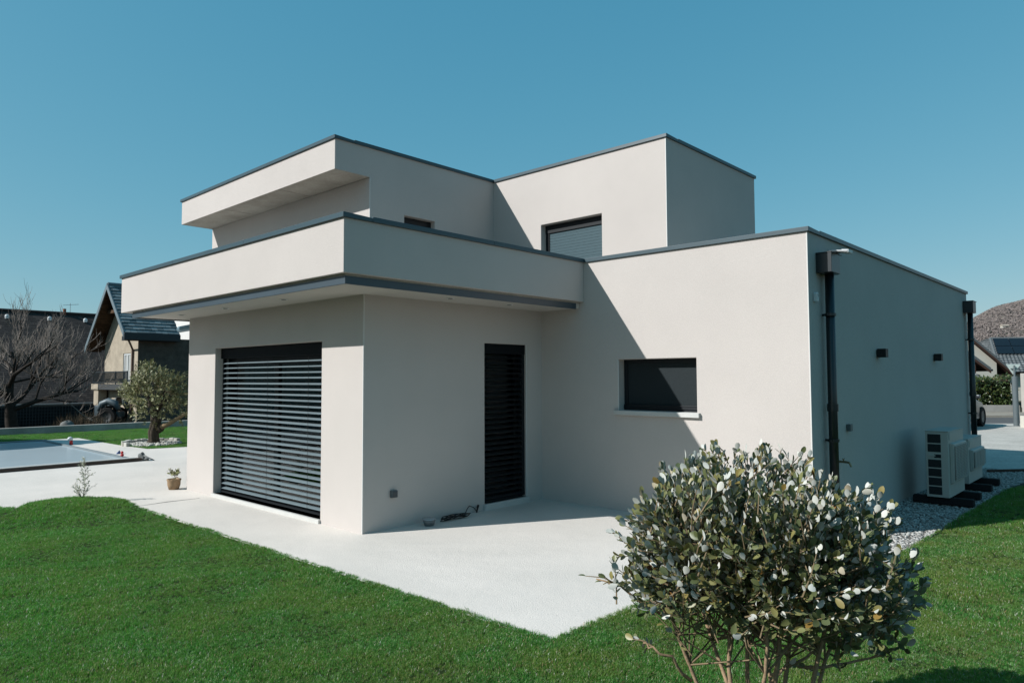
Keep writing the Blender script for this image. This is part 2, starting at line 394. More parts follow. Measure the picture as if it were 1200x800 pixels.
class MB:
    def __init__(s):
        s.v, s.f, s.m = [], [], []

    def box(s, x0, y0, z0, x1, y1, z1, mi=0):
        b = len(s.v)
        s.v += [(x0, y0, z0), (x1, y0, z0), (x1, y1, z0), (x0, y1, z0), (x0, y0, z1), (x1, y0, z1), (x1, y1, z1), (x0, y1, z1)]
        for q in ((0, 3, 2, 1), (4, 5, 6, 7), (0, 1, 5, 4), (1, 2, 6, 5), (2, 3, 7, 6), (3, 0, 4, 7)):
            s.f.append(tuple(b + k for k in q))
            s.m.append(mi)
        return s

    def prism(s, poly, z0, z1, mi=0):
        b, n = len(s.v), len(poly)
        s.v += [(x, y, z0) for x, y in poly] + [(x, y, z1) for x, y in poly]
        s.f.append(tuple(b + k for k in range(n - 1, -1, -1)))
        s.f.append(tuple(b + n + k for k in range(n)))
        s.m += [mi, mi]
        for k in range(n):
            j = (k + 1) % n
            s.f.append((b + k, b + j, b + n + j, b + n + k))
            s.m.append(mi)
        return s

    def hexa(s, p, mi=0):
        """8 corner points: bottom loop of 4 then top loop of 4"""
        b = len(s.v)
        s.v += [tuple(q) for q in p]
        for q in ((0, 3, 2, 1), (4, 5, 6, 7), (0, 1, 5, 4), (1, 2, 6, 5), (2, 3, 7, 6), (3, 0, 4, 7)):
            s.f.append(tuple(b + k for k in q))
            s.m.append(mi)
        return s

    def slab(s, quad, thick, mi=0):
        """a plate: quad's four points pushed back along its normal"""
        q = [Vector(p) for p in quad]
        nrm = (q[1] - q[0]).cross(q[2] - q[0]).normalized() * thick
        return s.hexa([p - nrm for p in q] + q, mi)

    def tube(s, pts, rad, n=8, mi=0, cap=True):
        pts = [Vector(p) for p in pts]
        if not isinstance(rad, (list, tuple)):
            rad = [rad] * len(pts)
        b = len(s.v)
        ref = None
        for i, p in enumerate(pts):
            d = (pts[min(i + 1, len(pts) - 1)] - pts[max(i - 1, 0)])
            d = d.normalized() if d.length > 1e-9 else Vector((0, 0, 1))
            if ref is None:
                ref = d.orthogonal().normalized()
            ref = (ref - d * ref.dot(d))
            ref = ref.normalized() if ref.length > 1e-6 else d.orthogonal().normalized()
            w = d.cross(ref)
            for k in range(n):
                a = 2 * math.pi * k / n
                s.v.append(tuple(p + (ref * math.cos(a) + w * math.sin(a)) * rad[i]))
        for i in range(len(pts) - 1):
            for k in range(n):
                j = (k + 1) % n
                s.f.append((b + i * n + k, b + i * n + j, b + (i + 1) * n + j, b + (i + 1) * n + k))
                s.m.append(mi)
        if cap:
            s.f.append(tuple(b + k for k in range(n - 1, -1, -1)))
            e = b + (len(pts) - 1) * n
            s.f.append(tuple(e + k for k in range(n)))
            s.m += [mi, mi]
        return s

    def lathe(s, prof, c=(0, 0, 0), n=20, mi=0, axis='z', ang=0.0):
        """profile of (radius, height)"""
        b = len(s.v)
        for r, h in prof:
            for k in range(n):
                a = 2 * math.pi * k / n + ang
                x, y = r * math.cos(a), r * math.sin(a)
                if axis == 'z':
                    p = (c[0] + x, c[1] + y, c[2] + h)
                elif axis == 'x':
                    p = (c[0] + h, c[1] + x, c[2] + y)
                else:
                    p = (c[0] + x, c[1] + h, c[2] + y)
                s.v.append(p)
        for i in range(len(prof) - 1):
            for k in range(n):
                j = (k + 1) % n
                s.f.append((b + i * n + k, b + i * n + j, b + (i + 1) * n + j, b + (i + 1) * n + k))
                s.m.append(mi)
        s.f.append(tuple(b + k for k in range(n - 1, -1, -1)))
        e = b + (len(prof) - 1) * n
        s.f.append(tuple(e + k for k in range(n)))
        s.m += [mi, mi]
        return s

    def blob(s, c, r, seed=0, amp=0.25, nu=10, nv=7, mi=0):
        rr = random.Random(seed)
        ph = [rr.uniform(0, 6.28) for _ in range(6)]
        b = len(s.v)
        for i in range(nv + 1):
            th = math.pi * i / nv
            for k in range(nu):
                a = 2 * math.pi * k / nu
                q = 1 + amp * (0.5 * math.sin(2 * a + ph[0] + th) + 0.3 * math.sin(3 * a + ph[1] - 2 * th) + 0.3 * math.sin(3 * th + ph[2] + a))
                s.v.append((c[0] + r[0] * q * math.sin(th) * math.cos(a), c[1] + r[1] * q * math.sin(th) * math.sin(a), c[2] + r[2] * q * math.cos(th)))
        for i in range(nv):
            for k in range(nu):
                j = (k + 1) % nu
                s.f.append((b + i * nu + k, b + (i + 1) * nu + k, b + (i + 1) * nu + j, b + i * nu + j))
                s.m.append(mi)
        return s

    def mesh(s, name, mats, o=Vector((0, 0, 0)), smooth=False):
        me = bpy.data.meshes.new(name)
        me.from_pydata([(x - o.x, y - o.y, z - o.z) for x, y, z in s.v], [], s.f)
        for m in (mats if isinstance(mats, (list, tuple)) else [mats]):
            me.materials.append(m)
        me.polygons.foreach_set('material_index', s.m)
        if smooth:
            me.polygons.foreach_set('use_smooth', [True] * len(me.polygons))
        me.update()
        return me

    def build(s, name, mats, parent=None, smooth=False, bevel=0.0, label=None, cat=None, group=None, kind=None, weld=False, origin=None):
        o = org(parent) if parent else (Vector(origin) if origin else Vector((0, 0, 0)))
        me = s.mesh(name, mats, o, smooth)
        if weld:
            import bmesh
            bm = bmesh.new()
            bm.from_mesh(me)
            bmesh.ops.remove_doubles(bm, verts=bm.verts, dist=1e-4)
            bmesh.ops.recalc_face_normals(bm, faces=bm.faces)
            bm.to_mesh(me)
            bm.free()
        ob = bpy.data.objects.new(name, me)
        COL.objects.link(ob)
        if parent:
            ob.parent = parent
        elif origin:
            ob.location = o
        ORIGIN[ob.name] = o
        if bevel:
            md = ob.modifiers.new('bevel', 'BEVEL')
            md.width = bevel
            md.segments = 2
            md.limit_method = 'ANGLE'
            md.angle_limit = math.radians(40)
            md.harden_normals = False
        tag(ob, label, cat, group, kind)
        return ob


def tag(o, label=None, cat=None, group=None, kind=None):
    if label:
        o['label'] = label
    if cat:
        o['category'] = cat
    if group:
        o['group'] = group
    if kind:
        o['kind'] = kind
    return o


def thing(name, loc, label, cat, group=None, rz=0.0):
    o = bpy.data.objects.new(name, None)
    COL.objects.link(o)
    o.location = loc
    o.rotation_euler = (0, 0, rz)
    o.empty_display_size = 0.2
    ORIGIN[o.name] = Vector(loc)
    return tag(o, label, cat, group)


def put(name, me, parent, loc=(0, 0, 0), rot=(0, 0, 0)):
    """one more object on shared mesh data"""
    ob = bpy.data.objects.new(name, me)
    COL.objects.link(ob)
    ob.parent = parent
    ob.location = loc
    ob.rotation_euler = rot
    ORIGIN[ob.name] = org(parent)
    return ob


def copy_tree(o, parent=None):
    c = o.copy()
    COL.objects.link(c)
    c.parent = parent
    for ch in list(o.children):
        copy_tree(ch, c)
    return c


def shell(segs, weld_name, mats, parent, bevel=0.009, name='wall'):
    """outer skin of a building: segs = (p0, p1, z0, z1, holes, [cuts]) with holes (u0,u1,z0,z1,depth) measured along the segment;
    depth 0 = opening without reveal"""
    mb = MB()
    for (p0, p1, z0, z1, holes) in segs:
        p0, p1 = Vector((*p0, 0)), Vector((*p1, 0))
        L = (p1 - p0).length
        d = (p1 - p0) / L
        nrm = Vector((d.y, -d.x, 0))         # outward: to the right of travel
        us = sorted({0.0, L, *[h[0] for h in holes], *[h[1] for h in holes]})
        zs = sorted({z0, z1, *[h[2] for h in holes], *[h[3] for h in holes]})
        us = [u for u in us if -1e-6 <= u <= L + 1e-6]
        zs = [z for z in zs if z0 - 1e-6 <= z <= z1 + 1e-6]

        def P(u, z, dep=0.0):
            q = p0 + d * u - nrm * dep
            return (q.x, q.y, z)
        for a, b in zip(us, us[1:]):
            for c, e in zip(zs, zs[1:]):
                mu, mz = (a + b) / 2, (c + e) / 2
                if any(h[0] < mu < h[1] and h[2] < mz < h[3] for h in holes):
                    continue
                k = len(mb.v)
                mb.v += [P(a, c), P(b, c), P(b, e), P(a, e)]
                mb.f.append((k, k + 1, k + 2, k + 3))
                mb.m.append(0)
        for h in holes:
            if h[4] <= 0:
                continue
            cs = [(h[0], h[2]), (h[1], h[2]), (h[1], h[3]), (h[0], h[3])]
            for (ua, za), (ub, zb) in zip(cs, cs[1:] + cs[:1]):
                k = len(mb.v)
                mb.v += [P(ua, za), P(ua, za, h[4]), P(ub, zb, h[4]), P(ub, zb)]
                mb.f.append((k, k + 1, k + 2, k + 3))
                mb.m.append(0)
    return mb.build(name, mats, parent, bevel=bevel, weld=True)


def bulk(name, tv, tf, tm, R, T, var, mats, parent=None, smooth=True, **tags):
    """many small alike faces (leaves) in one mesh. tv (k,3), tf list of equal-length faces, R (N,3,3), T (N,3)"""
    tv = np.asarray(tv, float)
    N, k = len(T), len(tv)
    o = np.array(org(parent))
    V = np.einsum('nij,kj->nki', R, tv) + T[:, None, :] - o
    fl = len(tf[0])
    F = (np.asarray(tf)[None] + (np.arange(N) * k)[:, None, None]).reshape(-1, fl)
    me = bpy.data.meshes.new(name)
    me.vertices.add(N * k)
    me.vertices.foreach_set('co', V.reshape(-1).astype(np.float32))
    nf = len(F)
    me.loops.add(nf * fl)
    me.loops.foreach_set('vertex_index', F.reshape(-1).astype(np.int32))
    me.polygons.add(nf)
    me.polygons.foreach_set('loop_start', (np.arange(nf) * fl).astype(np.int32))
    me.polygons.foreach_set('material_index', np.tile(np.asarray(tm, np.int32), N))
    me.polygons.foreach_set('use_smooth', np.full(nf, smooth))
    for m in mats:
        me.materials.append(m)
    at = me.attributes.new('var', 'FLOAT', 'POINT')
    at.data.foreach_set('value', np.repeat(np.asarray(var, np.float32), k))
    me.update(calc_edges=True)
    me.validate()
    ob = bpy.data.objects.new(name, me)
    COL.objects.link(ob)
    if parent:
        ob.parent = parent
    ORIGIN[ob.name] = Vector(o)
    return tag(ob, **tags)


def norm(a):
    return a / np.maximum(np.linalg.norm(a, axis=-1, keepdims=True), 1e-9)


def frames(axis, up):
    """rotation matrices whose y is the leaf axis and z the leaf's upper side"""
    y = norm(axis)
    z = norm(up - (up * y).sum(-1, keepdims=True) * y)
    x = np.cross(y, z)
    return np.stack([x, y, z], axis=-1)


def in_poly(x, y, poly):
    inside = np.zeros(np.shape(x), bool)
    n = len(poly)
    for i in range(n):
        (x0, y0), (x1, y1) = poly[i], poly[(i + 1) % n]
        c = ((y0 > y) != (y1 > y)) & (x < (x1 - x0) * (y - y0) / (y1 - y0 + 1e-12) + x0)
        inside ^= c
    return inside


def scatter(name, pts, rot, scl, idx, sources, mats, kind='stuff', parent=None, tilt=0.2, **tags):
    """instances of small source meshes on points, as one object"""
    me = bpy.data.meshes.new(name)
    me.vertices.add(len(pts))
    me.vertices.foreach_set('co', np.asarray(pts, np.float32).reshape(-1))
    for nm, val, tp in (('rot', rot, 'FLOAT'), ('scl', scl, 'FLOAT'), ('idx', idx, 'INT')):
        a = me.attributes.new(nm, tp, 'POINT')
        a.data.foreach_set('value', np.asarray(val, np.float32 if tp == 'FLOAT' else np.int32))
    tl = me.attributes.new('tlt', 'FLOAT', 'POINT')
    tl.data.foreach_set('value', RNG.normal(0, tilt, len(pts)).astype(np.float32))
    me.update()
    ob = bpy.data.objects.new(name, me)
    COL.objects.link(ob)
    for m in mats:
        me.materials.append(m)
    ng = bpy.data.node_groups.new(name + '_scatter', 'GeometryNodeTree')
    ng.interface.new_socket('Geometry', in_out='INPUT', socket_type='NodeSocketGeometry')
    ng.interface.new_socket('Geometry', in_out='OUTPUT', socket_type='NodeSocketGeometry')
    N, L = ng.nodes, ng.links
    gi, go = N.new('NodeGroupInput'), N.new('NodeGroupOutput')
    iop = N.new('GeometryNodeInstanceOnPoints')
    jn = N.new('GeometryNodeJoinGeometry')
    for src in reversed(sources):
        oi = N.new('GeometryNodeObjectInfo')
        oi.inputs['Object'].default_value = src
        oi.inputs['As Instance'].default_value = True
        L.new(oi.outputs['Geometry'], jn.inputs[0])

    def named(nm, tp):
        a = N.new('GeometryNodeInputNamedAttribute')
        a.data_type = tp
        a.inputs['Name'].default_value = nm
        return a.outputs['Attribute']
    cx = N.new('ShaderNodeCombineXYZ')
    L.new(named('tlt', 'FLOAT'), cx.inputs[0])
    L.new(named('rot', 'FLOAT'), cx.inputs[2])
    L.new(gi.outputs[0], iop.inputs['Points'])
    L.new(jn.outputs[0], iop.inputs['Instance'])
    iop.inputs['Pick Instance'].default_value = True
    L.new(named('idx', 'INT'), iop.inputs['Instance Index'])
    L.new(cx.outputs[0], iop.inputs['Rotation'])
    L.new(named('scl', 'FLOAT'), iop.inputs['Scale'])
    L.new(iop.outputs[0], go.inputs[0])
    md = ob.modifiers.new('scatter', 'NODES')
    md.node_group = ng
    if parent:
        ob.parent = parent
        ob.location = -org(parent)
    return tag(ob, kind=kind, **tags)


def source(mb, name, mats, smooth=False):
    return bpy.data.objects.new(name, mb.mesh(name, mats, smooth=smooth))


# ------------------------------------------------------------------ key dimensions (metres)
YW, X1, Y2, X2 = 4.575, 2.9914, -3.696, 10.942
ZP = 3.264                      # top of the lower roofs
PX, PY, PYL, ZPB = -0.7606, -0.7533, 5.2386, 2.687
SX, SY, SYL = 0.974, 2.1144, 7.416
ZU, ZUB = 5.139, 4.652
XW, XT, YT, XT2 = 1.5737, 4.1851, -1.3221, 7.108
ZS = 2.6
CAP = 0.05

# street frame: n runs away from the garden to the street, t along the street
NV = Vector((0.78, 0.62, 0)).normalized()
TV = Vector((NV.y, -NV.x, 0))


def street(t, n, z=0.0):
    p = TV * t + NV * n
    return Vector((p.x, p.y, z))


# ------------------------------------------------------------------ setting
def lawn_z(x, y):
    edge = np.clip(np.maximum(-1.0 - x, -3.5 - y) / 0.5, 0, 1)           # the turf runs level into the slab
    return (-0.002 + edge * (-0.006 + 0.012 * np.sin(1.7 * x + 0.6 * y) + 0.010 * np.sin(2.3 * y - 0.9 * x + 1.0))
            + 0.10 * np.exp(-((x + 1.75) ** 2 / 0.55 + (y - 4.1) ** 2 / 0.5)))


LAWN_A = [(-1.0, -3.49), (-1.07, 4.15), (-1.17, 4.55), (-1.36, 4.80), (-1.65, 4.85), (-1.95, 4.66), (-2.2, 4.42), (-2.36, 4.74), (-2.6, 5.4), (-4.2, 6.6), (-14, 8),
          (-14, -14), (15, -14), (11.5, -5.6), (9.2, -4.85), (8.0, -4.62), (2.3, -4.5), (1.9, -3.9), (1.55, -3.49)]
LAWN_B = [(2.9, 11.35), (1.95, 11.6), (1.82, 13.2), (1.8, 16.42), (-9, 16.9), (-9, 19.55), (10, 18.75), (10, 11.35)]


def sheet(name, xs, ys, zf, m, kind='structure'):
    X, Y = np.meshgrid(xs, ys, indexing='ij')
    Z = zf(X, Y)
    nx, ny = len(xs), len(ys)
    V = np.stack([X, Y, Z], -1).reshape(-1, 3)
    F = [(i * ny + j, (i + 1) * ny + j, (i + 1) * ny + j + 1, i * ny + j + 1) for i in range(nx - 1) for j in range(ny - 1)]
    me = bpy.data.meshes.new(name)
    me.from_pydata(V.tolist(), [], F)
    me.materials.append(m)
    me.polygons.foreach_set('use_smooth', [True] * len(F))
    ob = bpy.data.objects.new(name, me)
    COL.objects.link(ob)
    return tag(ob, kind=kind)


def ground_z(x, y):
    drop = 1 / (1 + np.exp(-(y - 21.0) * 3.0)) * 1 / (1 + np.exp((x - 24.0) * 0.8))
    far = np.clip((np.hypot(x, y) - 60) / 200, 0, 1)
    return -0.16 - 0.46 * drop - 0.6 * far


gx = np.unique(np.concatenate([np.linspace(-40, 60, 101), np.linspace(-2500, 2500, 41)]))
gy = np.unique(np.concatenate([np.linspace(-30, 70, 101), np.linspace(-2500, 2500, 41)]))
sheet('ground', gx, gy, ground_z, GROUND)


def lawn_base_z(x, y):
    z = lawn_z(x, y)
    ok = in_poly(x, y, LAWN_A) | in_poly(x, y, LAWN_B)
    near = in_poly(x - 0.25, y, LAWN_A) | in_poly(x, y - 0.25, LAWN_A) | in_poly(x - 0.25, y - 0.25, LAWN_A)
    return np.where(ok, z, np.where(near & (y < 4.4) & (x < 2.0), np.minimum(z, -0.004), -0.11))


sheet('lawn', np.arange(-14, 15.01, 0.2), np.arange(-14, 19.6, 0.2), lawn_base_z, SOIL)

ter = MB()
ter.prism([(-1.0, -3.5), (3.06, -3.5), (3.06, 0.6), (8, 0.6), (8, 9.05), (-14, 9.05), (-14, 8), (-4.2, 6.6), (-2.6, 5.4), (-2.36, 4.74), (-2.2, 4.42),
           (-1.95, 4.66), (-1.65, 4.85), (-1.36, 4.80), (-1.17, 4.55), (-1.07, 4.15)], -0.15, 0.0)
ter.prism([(0.85, 9.05), (8, 9.05), (8, 11.35), (2.9, 11.35), (1.95, 11.6), (1.82, 13.2), (1.8, 16.42), (0.85, 16.42)], -0.15, 0.0)
ter.prism([(-14, 16.02), (0.85, 16.02), (0.85, 16.42), (-14, 16.9)], -0.15, 0.0)
ter.build('terrace', TERRACE, kind='structure')
jt = MB()
jt.tube([(-1.05, 3.62, 0.001), (-0.62, 3.66, 0.001), (-0.20, 3.63, 0.001)], [0.001, 0.006, 0.002], 4)
jt.build('terrace_crack', mat('crack', (0.16, 0.155, 0.145), 0.95, 0.1), kind='structure')

pool = MB()
pool.box(-9, 9.17, -0.6, 0.775, 15.9, 0.012)
pool.build('pool_cover', POOL_COVER, kind='structure')
rim = MB()
rim.box(-9, 9.03, -0.2, 0.92, 9.165, 0.065)
rim.build('pool_rim', [POOL_RIM], kind='structure', bevel=0.008)
rimn = MB()
rimn.box(-9, 9.04, 0.066, 0.79, 9.168, 0.079)
rimn.build('pool_rim_cap', [SILL], kind='structure', bevel=0.004)
rimt = MB()
rimt.box(0.78, 9.17, -0.2, 0.85, 15.9, 0.045)
rimt.box(-9, 15.9, -0.2, 0.90, 16.03, 0.045)
rimt.build('pool_coping', [POOL_COPING], kind='structure', bevel=0.005)

gs = MB()
gs.prism([(1.56, -3.506), (3.05, -3.506), (3.05, -3.68), (11.4, -3.68), (10.9, -4.5), (10.2, -4.78), (8.5, -4.58), (2.3, -4.49), (1.9, -3.89)], -0.12, -0.022)
gs.build('gravel_strip', GRAVEL_BASE, kind='structure')
mu = MB()
mu.prism([(8.2, -4.63), (10.0, -4.86), (10.9, -4.55), (13.5, -6.4), (11.5, -5.75), (9.2, -5.0)], -0.12, -0.008)
mu.build('mulch_bed', MULCH, kind='structure')
dv = MB()
c = [street(9.2, 5.2), street(30, 3.0), street(34, 19.0), street(-6, 19.0), street(-4, 14)]
dv.prism([(11.3, 9.0), (10.35, -4.02), (11.05, -4.58), (16.5, -8.2), (street(34, 19).x, street(34, 19).y), (street(-6, 19).x, street(-6, 19).y)], -0.15, -0.02)
dv.build('driveway', DRIVE, kind='structure')
rd = MB()
rd.prism([tuple(street(t, n).xy) for t, n in ((3, 19.03), (120, 19.03), (120, 23.0), (3, 23.0))], -0.14, -0.035)
rd.build('road', ASPHALT, kind='structure')
fp = MB()
fp.prism([tuple(street(t, n).xy) for t, n in ((3, 23.03), (120, 23.03), (120, 25.6), (3, 25.6))], -0.14, 0.06)
fp.build('pavement', VERGE, kind='structure', bevel=0.01)

# hill behind the street, with a leafless wood over it
def hill_h(t, n):
    ridge = np.interp(t, [100, 330, 440, 498, 525, 560, 620, 760, 950, 1250, 1500], [0, 22, 44, 66, 82, 101, 124, 150, 160, 70, 0])
    k = np.exp(-((n - 900) / 250.0) ** 2)
    return ridge * k + 6 * np.sin(t / 43.0 + n / 90.0) * k + 3.5 * np.sin(t / 17.0 - n / 31.0) * k - 3


ht, hn = np.linspace(100, 1500, 130), np.linspace(480, 1300, 60)
T_, N_ = np.meshgrid(ht, hn, indexing='ij')
Hh = hill_h(T_, N_)
P_ = T_[..., None] * np.array(TV) + N_[..., None] * np.array(NV)
P_[..., 2] = Hh
me = bpy.data.meshes.new('hill')
ny = len(hn)
me.from_pydata(P_.reshape(-1, 3).tolist(), [], [(i * ny + j, (i + 1) * ny + j, (i + 1) * ny + j + 1, i * ny + j + 1) for i in range(len(ht) - 1) for j in range(ny - 1)])
me.materials.append(HAZED_HILL)
me.polygons.foreach_set('use_smooth', [True] * len(me.polygons))
hill = bpy.data.objects.new('hill', me)
COL.objects.link(hill)
tag(hill, kind='structure')

hm = MB()
rr = random.Random(5)
hill_src = []
for q in range(3):
    mb = MB()
    mb.tube([(0, 0, -1), (0.2, 0, 3)], [0.25, 0.15], 4)
    for k in range(26):
        a, el = rr.uniform(0, 6.28), rr.uniform(0.5, 1.45)
        r = rr.uniform(2.5, 5.5)
        d = Vector((math.cos(a) * math.cos(el), math.sin(a) * math.cos(el), math.sin(el)))
        s0 = Vector((0, 0, rr.uniform(1.5, 3.5)))
        w = d.orthogonal().normalized() * rr.uniform(0.35, 0.9)
        e = s0 + d * r
        b = len(mb.v)
        mb.v += [tuple(s0), tuple(s0 + d * r * 0.6 + w), tuple(e), tuple(s0 + d * r * 0.6 - w)]
        mb.f.append((b, b + 1, b + 2, b + 3))
        mb.m.append(0)
    hill_src.append(source(mb, 'leafless_tree', HAZED_HILL_TREE))
n_h = 120000
tt, nn = RNG.uniform(330, 760, n_h), RNG.uniform(560, 960, n_h)
hp_ = tt[:, None] * np.array(TV)[None] + nn[:, None] * np.array(NV)[None]
hp_[:, 2] = hill_h(tt, nn) - 1
keep = (RNG.random(n_h) < 0.95)
scatter('hillside_wood', hp_[keep], RNG.uniform(0, 6.28, keep.sum()), RNG.uniform(0.22, 0.46, keep.sum()), RNG.integers(0, 3, keep.sum()), hill_src, [HAZED_HILL_TREE],
        label='leafless grey-brown wood covering the hillside', cat='wood')
for k, (t, n, s_) in enumerate(((452, 760, 0.65), (478, 800, 0.5))):
    o = street(t, n)
    o.z = float(hill_h(np.array(t), np.array(n))) - 1.0
    r = thing('hillside_house', o, ['small pale house high on the wooded hill', 'small pale house low on the wooded hill'][k], 'house', 'houses on the wooded hill', math.atan2(TV.y, TV.x))
    mb = MB()
    mb.box(-7 * s_, -4 * s_, -3, 7 * s_, 4 * s_, 6 * s_)
    ob = mb.mesh('wall', HOUSE_CREAM)
    put('wall', ob, r)
    mb = MB()
    mb.prism([(-8 * s_, -5 * s_), (8 * s_, -5 * s_), (8 * s_, 5 * s_), (-8 * s_, 5 * s_)], 6 * s_ + .01, 6.3 * s_)
    b = len(mb.v)
    mb.v += [(-8 * s_, -5 * s_, 6.32 * s_), (8 * s_, -5 * s_, 6.32 * s_), (8 * s_, 5 * s_, 6.32 * s_), (-8 * s_, 5 * s_, 6.32 * s_), (-8 * s_, 0, 9.4 * s_), (8 * s_, 0, 9.4 * s_)]
    mb.f += [(b, b + 1, b + 5, b + 4), (b + 2, b + 3, b + 4, b + 5), (b, b + 4, b + 3), (b + 1, b + 2, b + 5)]
    mb.m += [0] * 4
    put('roof', mb.mesh('roof', mat('clay_roof', (0.42, 0.36, 0.30), 0.9, 0.1) if k == 0 else MATS['clay_roof']), r)

# ------------------------------------------------------------------ the house
H = thing('modern_house', (0, 0, 0), 'flat-roofed modern house in pale greige render with dark grey metal edging', 'house')
TOPW = ZP - CAP + 0.004

# ground floor under the canopy: outward side is on the right of the direction of travel
DOOR = (1.866, 2.673, 0.075, 2.128)
BIG = (0.838, 3.66, 0.045, 2.12)
REAR = (0.62, 2.25, 0.05, 2.15)
shell([((0, YW), (0, 0), -0.15, ZS + 0.02, [(YW - BIG[1], YW - BIG[0], BIG[2], BIG[3], 0.28)]),
       ((0, 0), (X1, 0), -0.15, ZS + 0.02, [(DOOR[0], DOOR[1], DOOR[2], DOOR[3], 0.22)]),
       ((7.9, YW), (0, YW), -0.15, ZS + 0.02, [(7.9 - REAR[1], 7.9 - REAR[0], REAR[2], REAR[3], 0.22)])], 'w', PLASTER, H)
# lower right volume
KW = (1.283, 2.386, 1.262, 1.908)
shell([((X1, 0.0), (X1, Y2), -0.15, TOPW, [(KW[0], KW[1], KW[2], KW[3], 0.21)]),
       ((X1, Y2), (X2, Y2), -0.15, TOPW, []),
       ((X2, Y2), (X2, 8.0), -0.15, TOPW, []),
       ((X2, 8.0), (7.9, 8.0), -0.15, TOPW, []),
       ((7.9, 8.0), (7.9, YW), -0.15, TOPW, [])], 'w', PLASTER, H)
# upper floor
shell([((SX, SY), (XT, SY), 2.9, ZU - CAP + 0.004, [(0, XW - SX, 2.9, ZUB, 0), (2.221 - SX, 2.84 - SX, 3.0, 4.19, 0.18)]),
       ((SX, SYL), (SX, SY), ZUB, ZU - CAP + 0.004, []),
       ((XW, SYL), (XW, SY), 2.9, ZUB, []),
       ((7.5, SYL), (SX, SYL), 2.9, ZU - CAP + 0.004, [(7.5 - XW, 7.5 - SX, 2.9, ZUB, 0)]),
       ((XT, SY), (XT, YT), 2.9, ZU - CAP + 0.004, [(SY - 1.022, SY + 0.196, 3.0, 4.178, 0.22)]),
       ((XT, YT), (XT2, YT), 2.9, ZU - CAP + 0.004, []),
       ((XT2, YT), (XT2, SYL), 2.9, ZU - CAP + 0.004, [])], 'w', PLASTER, H)
# pale corner beads let into the render
BEAD = mat('corner_bead', (0.70, 0.68, 0.65), 0.5, 0.3)


def bead(x, y, z0_, z1_, sx_, sy_):
    """a small angle profile standing 2 mm proud of both faces; sx_, sy_ point outwards"""
    b_ = MB()
    x0_, x1_ = sorted((x + sx_ * 0.002, x - sx_ * 0.011))
    y0_, y1_ = sorted((y + sy_ * 0.002, y - sy_ * 0.011))
    b_.box(x0_, y0_, z0_, x1_, y1_, z1_)
    b_.build('corner_bead', [BEAD], H, bevel=0.0015)


bead(0, 0, 0.003, ZS + 0.004, -1, -1)
bead(X1, Y2, 0.0, ZP - CAP - 0.002, -1, -1)
bead(XW, SY, 3.0, ZUB - 0.002, -1, -1)
bead(XT, YT, 3.0, ZU - CAP - 0.002, -1, -1)
bead(DOOR[1], 0, DOOR[2] + 0.002, DOOR[3], 1, -1)
bead(X1, -KW[0], KW[2] + 0.004, KW[3], -1, 1)
# canopy parapet: a ring round the roof terrace
mb = MB()
poly = [(X1 - 0.002, PY), (PX, PY), (PX, PYL), (5.2, PYL), (5.2, PYL - 0.28), (PX + 0.28, PYL - 0.28), (PX + 0.28, PY + 0.28), (X1 - 0.002, PY + 0.28)]
mb.prism(poly, ZPB, TOPW)
mb.build('parapet', [PLASTER], H, bevel=0.006)
mb = MB()
mb.box(PX + 0.285, PY + 0.285, ZPB + 0.004, X1 - 0.004, PYL - 0.285, 2.92)
mb.build('roof_deck', [DECK], H)
mb = MB()
mb.box(X1 + 0.02, Y2 + 0.02, 2.95, X2 - 0.02, 7.98, 3.05)
mb.build('roof_deck', [DECK], H)
mb = MB()
mb.prism([(SX + .02, SY + .02), (XT + .02, SY + .02), (XT + .02, YT + .02), (XT2 - .02, YT + .02), (XT2 - .02, SYL - .02), (SX + .02, SYL - .02)], 4.86, 4.95)
mb.build('roof_deck', [DECK], H)
# overhang underside: three cast panels with open joints
for a, b in ((SY + 0.006, 3.73), (3.745, 5.62), (5.635, SYL - 0.006)):
    mb = MB()
    mb.box(SX + 0.012, a, ZUB + 0.004, XW - 0.002, b, ZUB + 0.10)
    mb.build('concrete_panel', [CONCRETE], H)
# canopy soffit and the metal fascia under the parapet
FX, FY, FYL = -0.705, -0.697, 4.93
mb = MB()
mb.box(FX + 0.022, FY + 0.022, ZS + 0.006, X1 - 0.003, FYL - 0.022, ZPB - 0.008)
mb.build('soffit', [SOFFIT], H)
mb = MB()
mb.prism([(X1 - 0.10, FY), (FX, FY), (FX, FYL), (3.2, FYL), (3.2, FYL - 0.02), (FX + 0.02, FYL - 0.02), (FX + 0.02, FY + 0.02), (X1 - 0.10, FY + 0.02)], ZS - 0.012, 2.667)
mb.build('fascia', [METAL_SOFT], H, bevel=0.003)
mb = MB()
mb.prism([(X1 - 0.004, FY + 0.004), (FX + 0.005, FY + 0.004), (FX + 0.005, FYL - 0.004), (3.2, FYL - 0.004), (3.2, FYL - 0.018), (FX + 0.018, FYL - 0.018), (FX + 0.018, FY + 0.018), (X1 - 0.004, FY + 0.018)], 2.6675, ZPB - 0.001)
mb.build('soffit_edge', [CONCRETE], H)
# recessed downlights
dl = MB()
dl.lathe([(0.048, -0.006), (0.048, 0.0), (0.034, 0.001), (0.030, -0.001)], n=16)
dlm = dl.mesh('downlight', [WHITE, BLACK])
lens = MB()
lens.lathe([(0.029, -0.0075), (0.029, -0.006)], n=14)
lensm = lens.mesh('lens', BLACK)
for (x, y) in ((0.95, -0.36), (1.95, -0.36), (-0.35, 1.1), (-0.35, 2.6), (-0.35, 4.0)):
    d_ = put('downlight', dlm, H, (x, y, ZS + 0.006))
    put('lens', lensm, d_, (0, 0, 0))


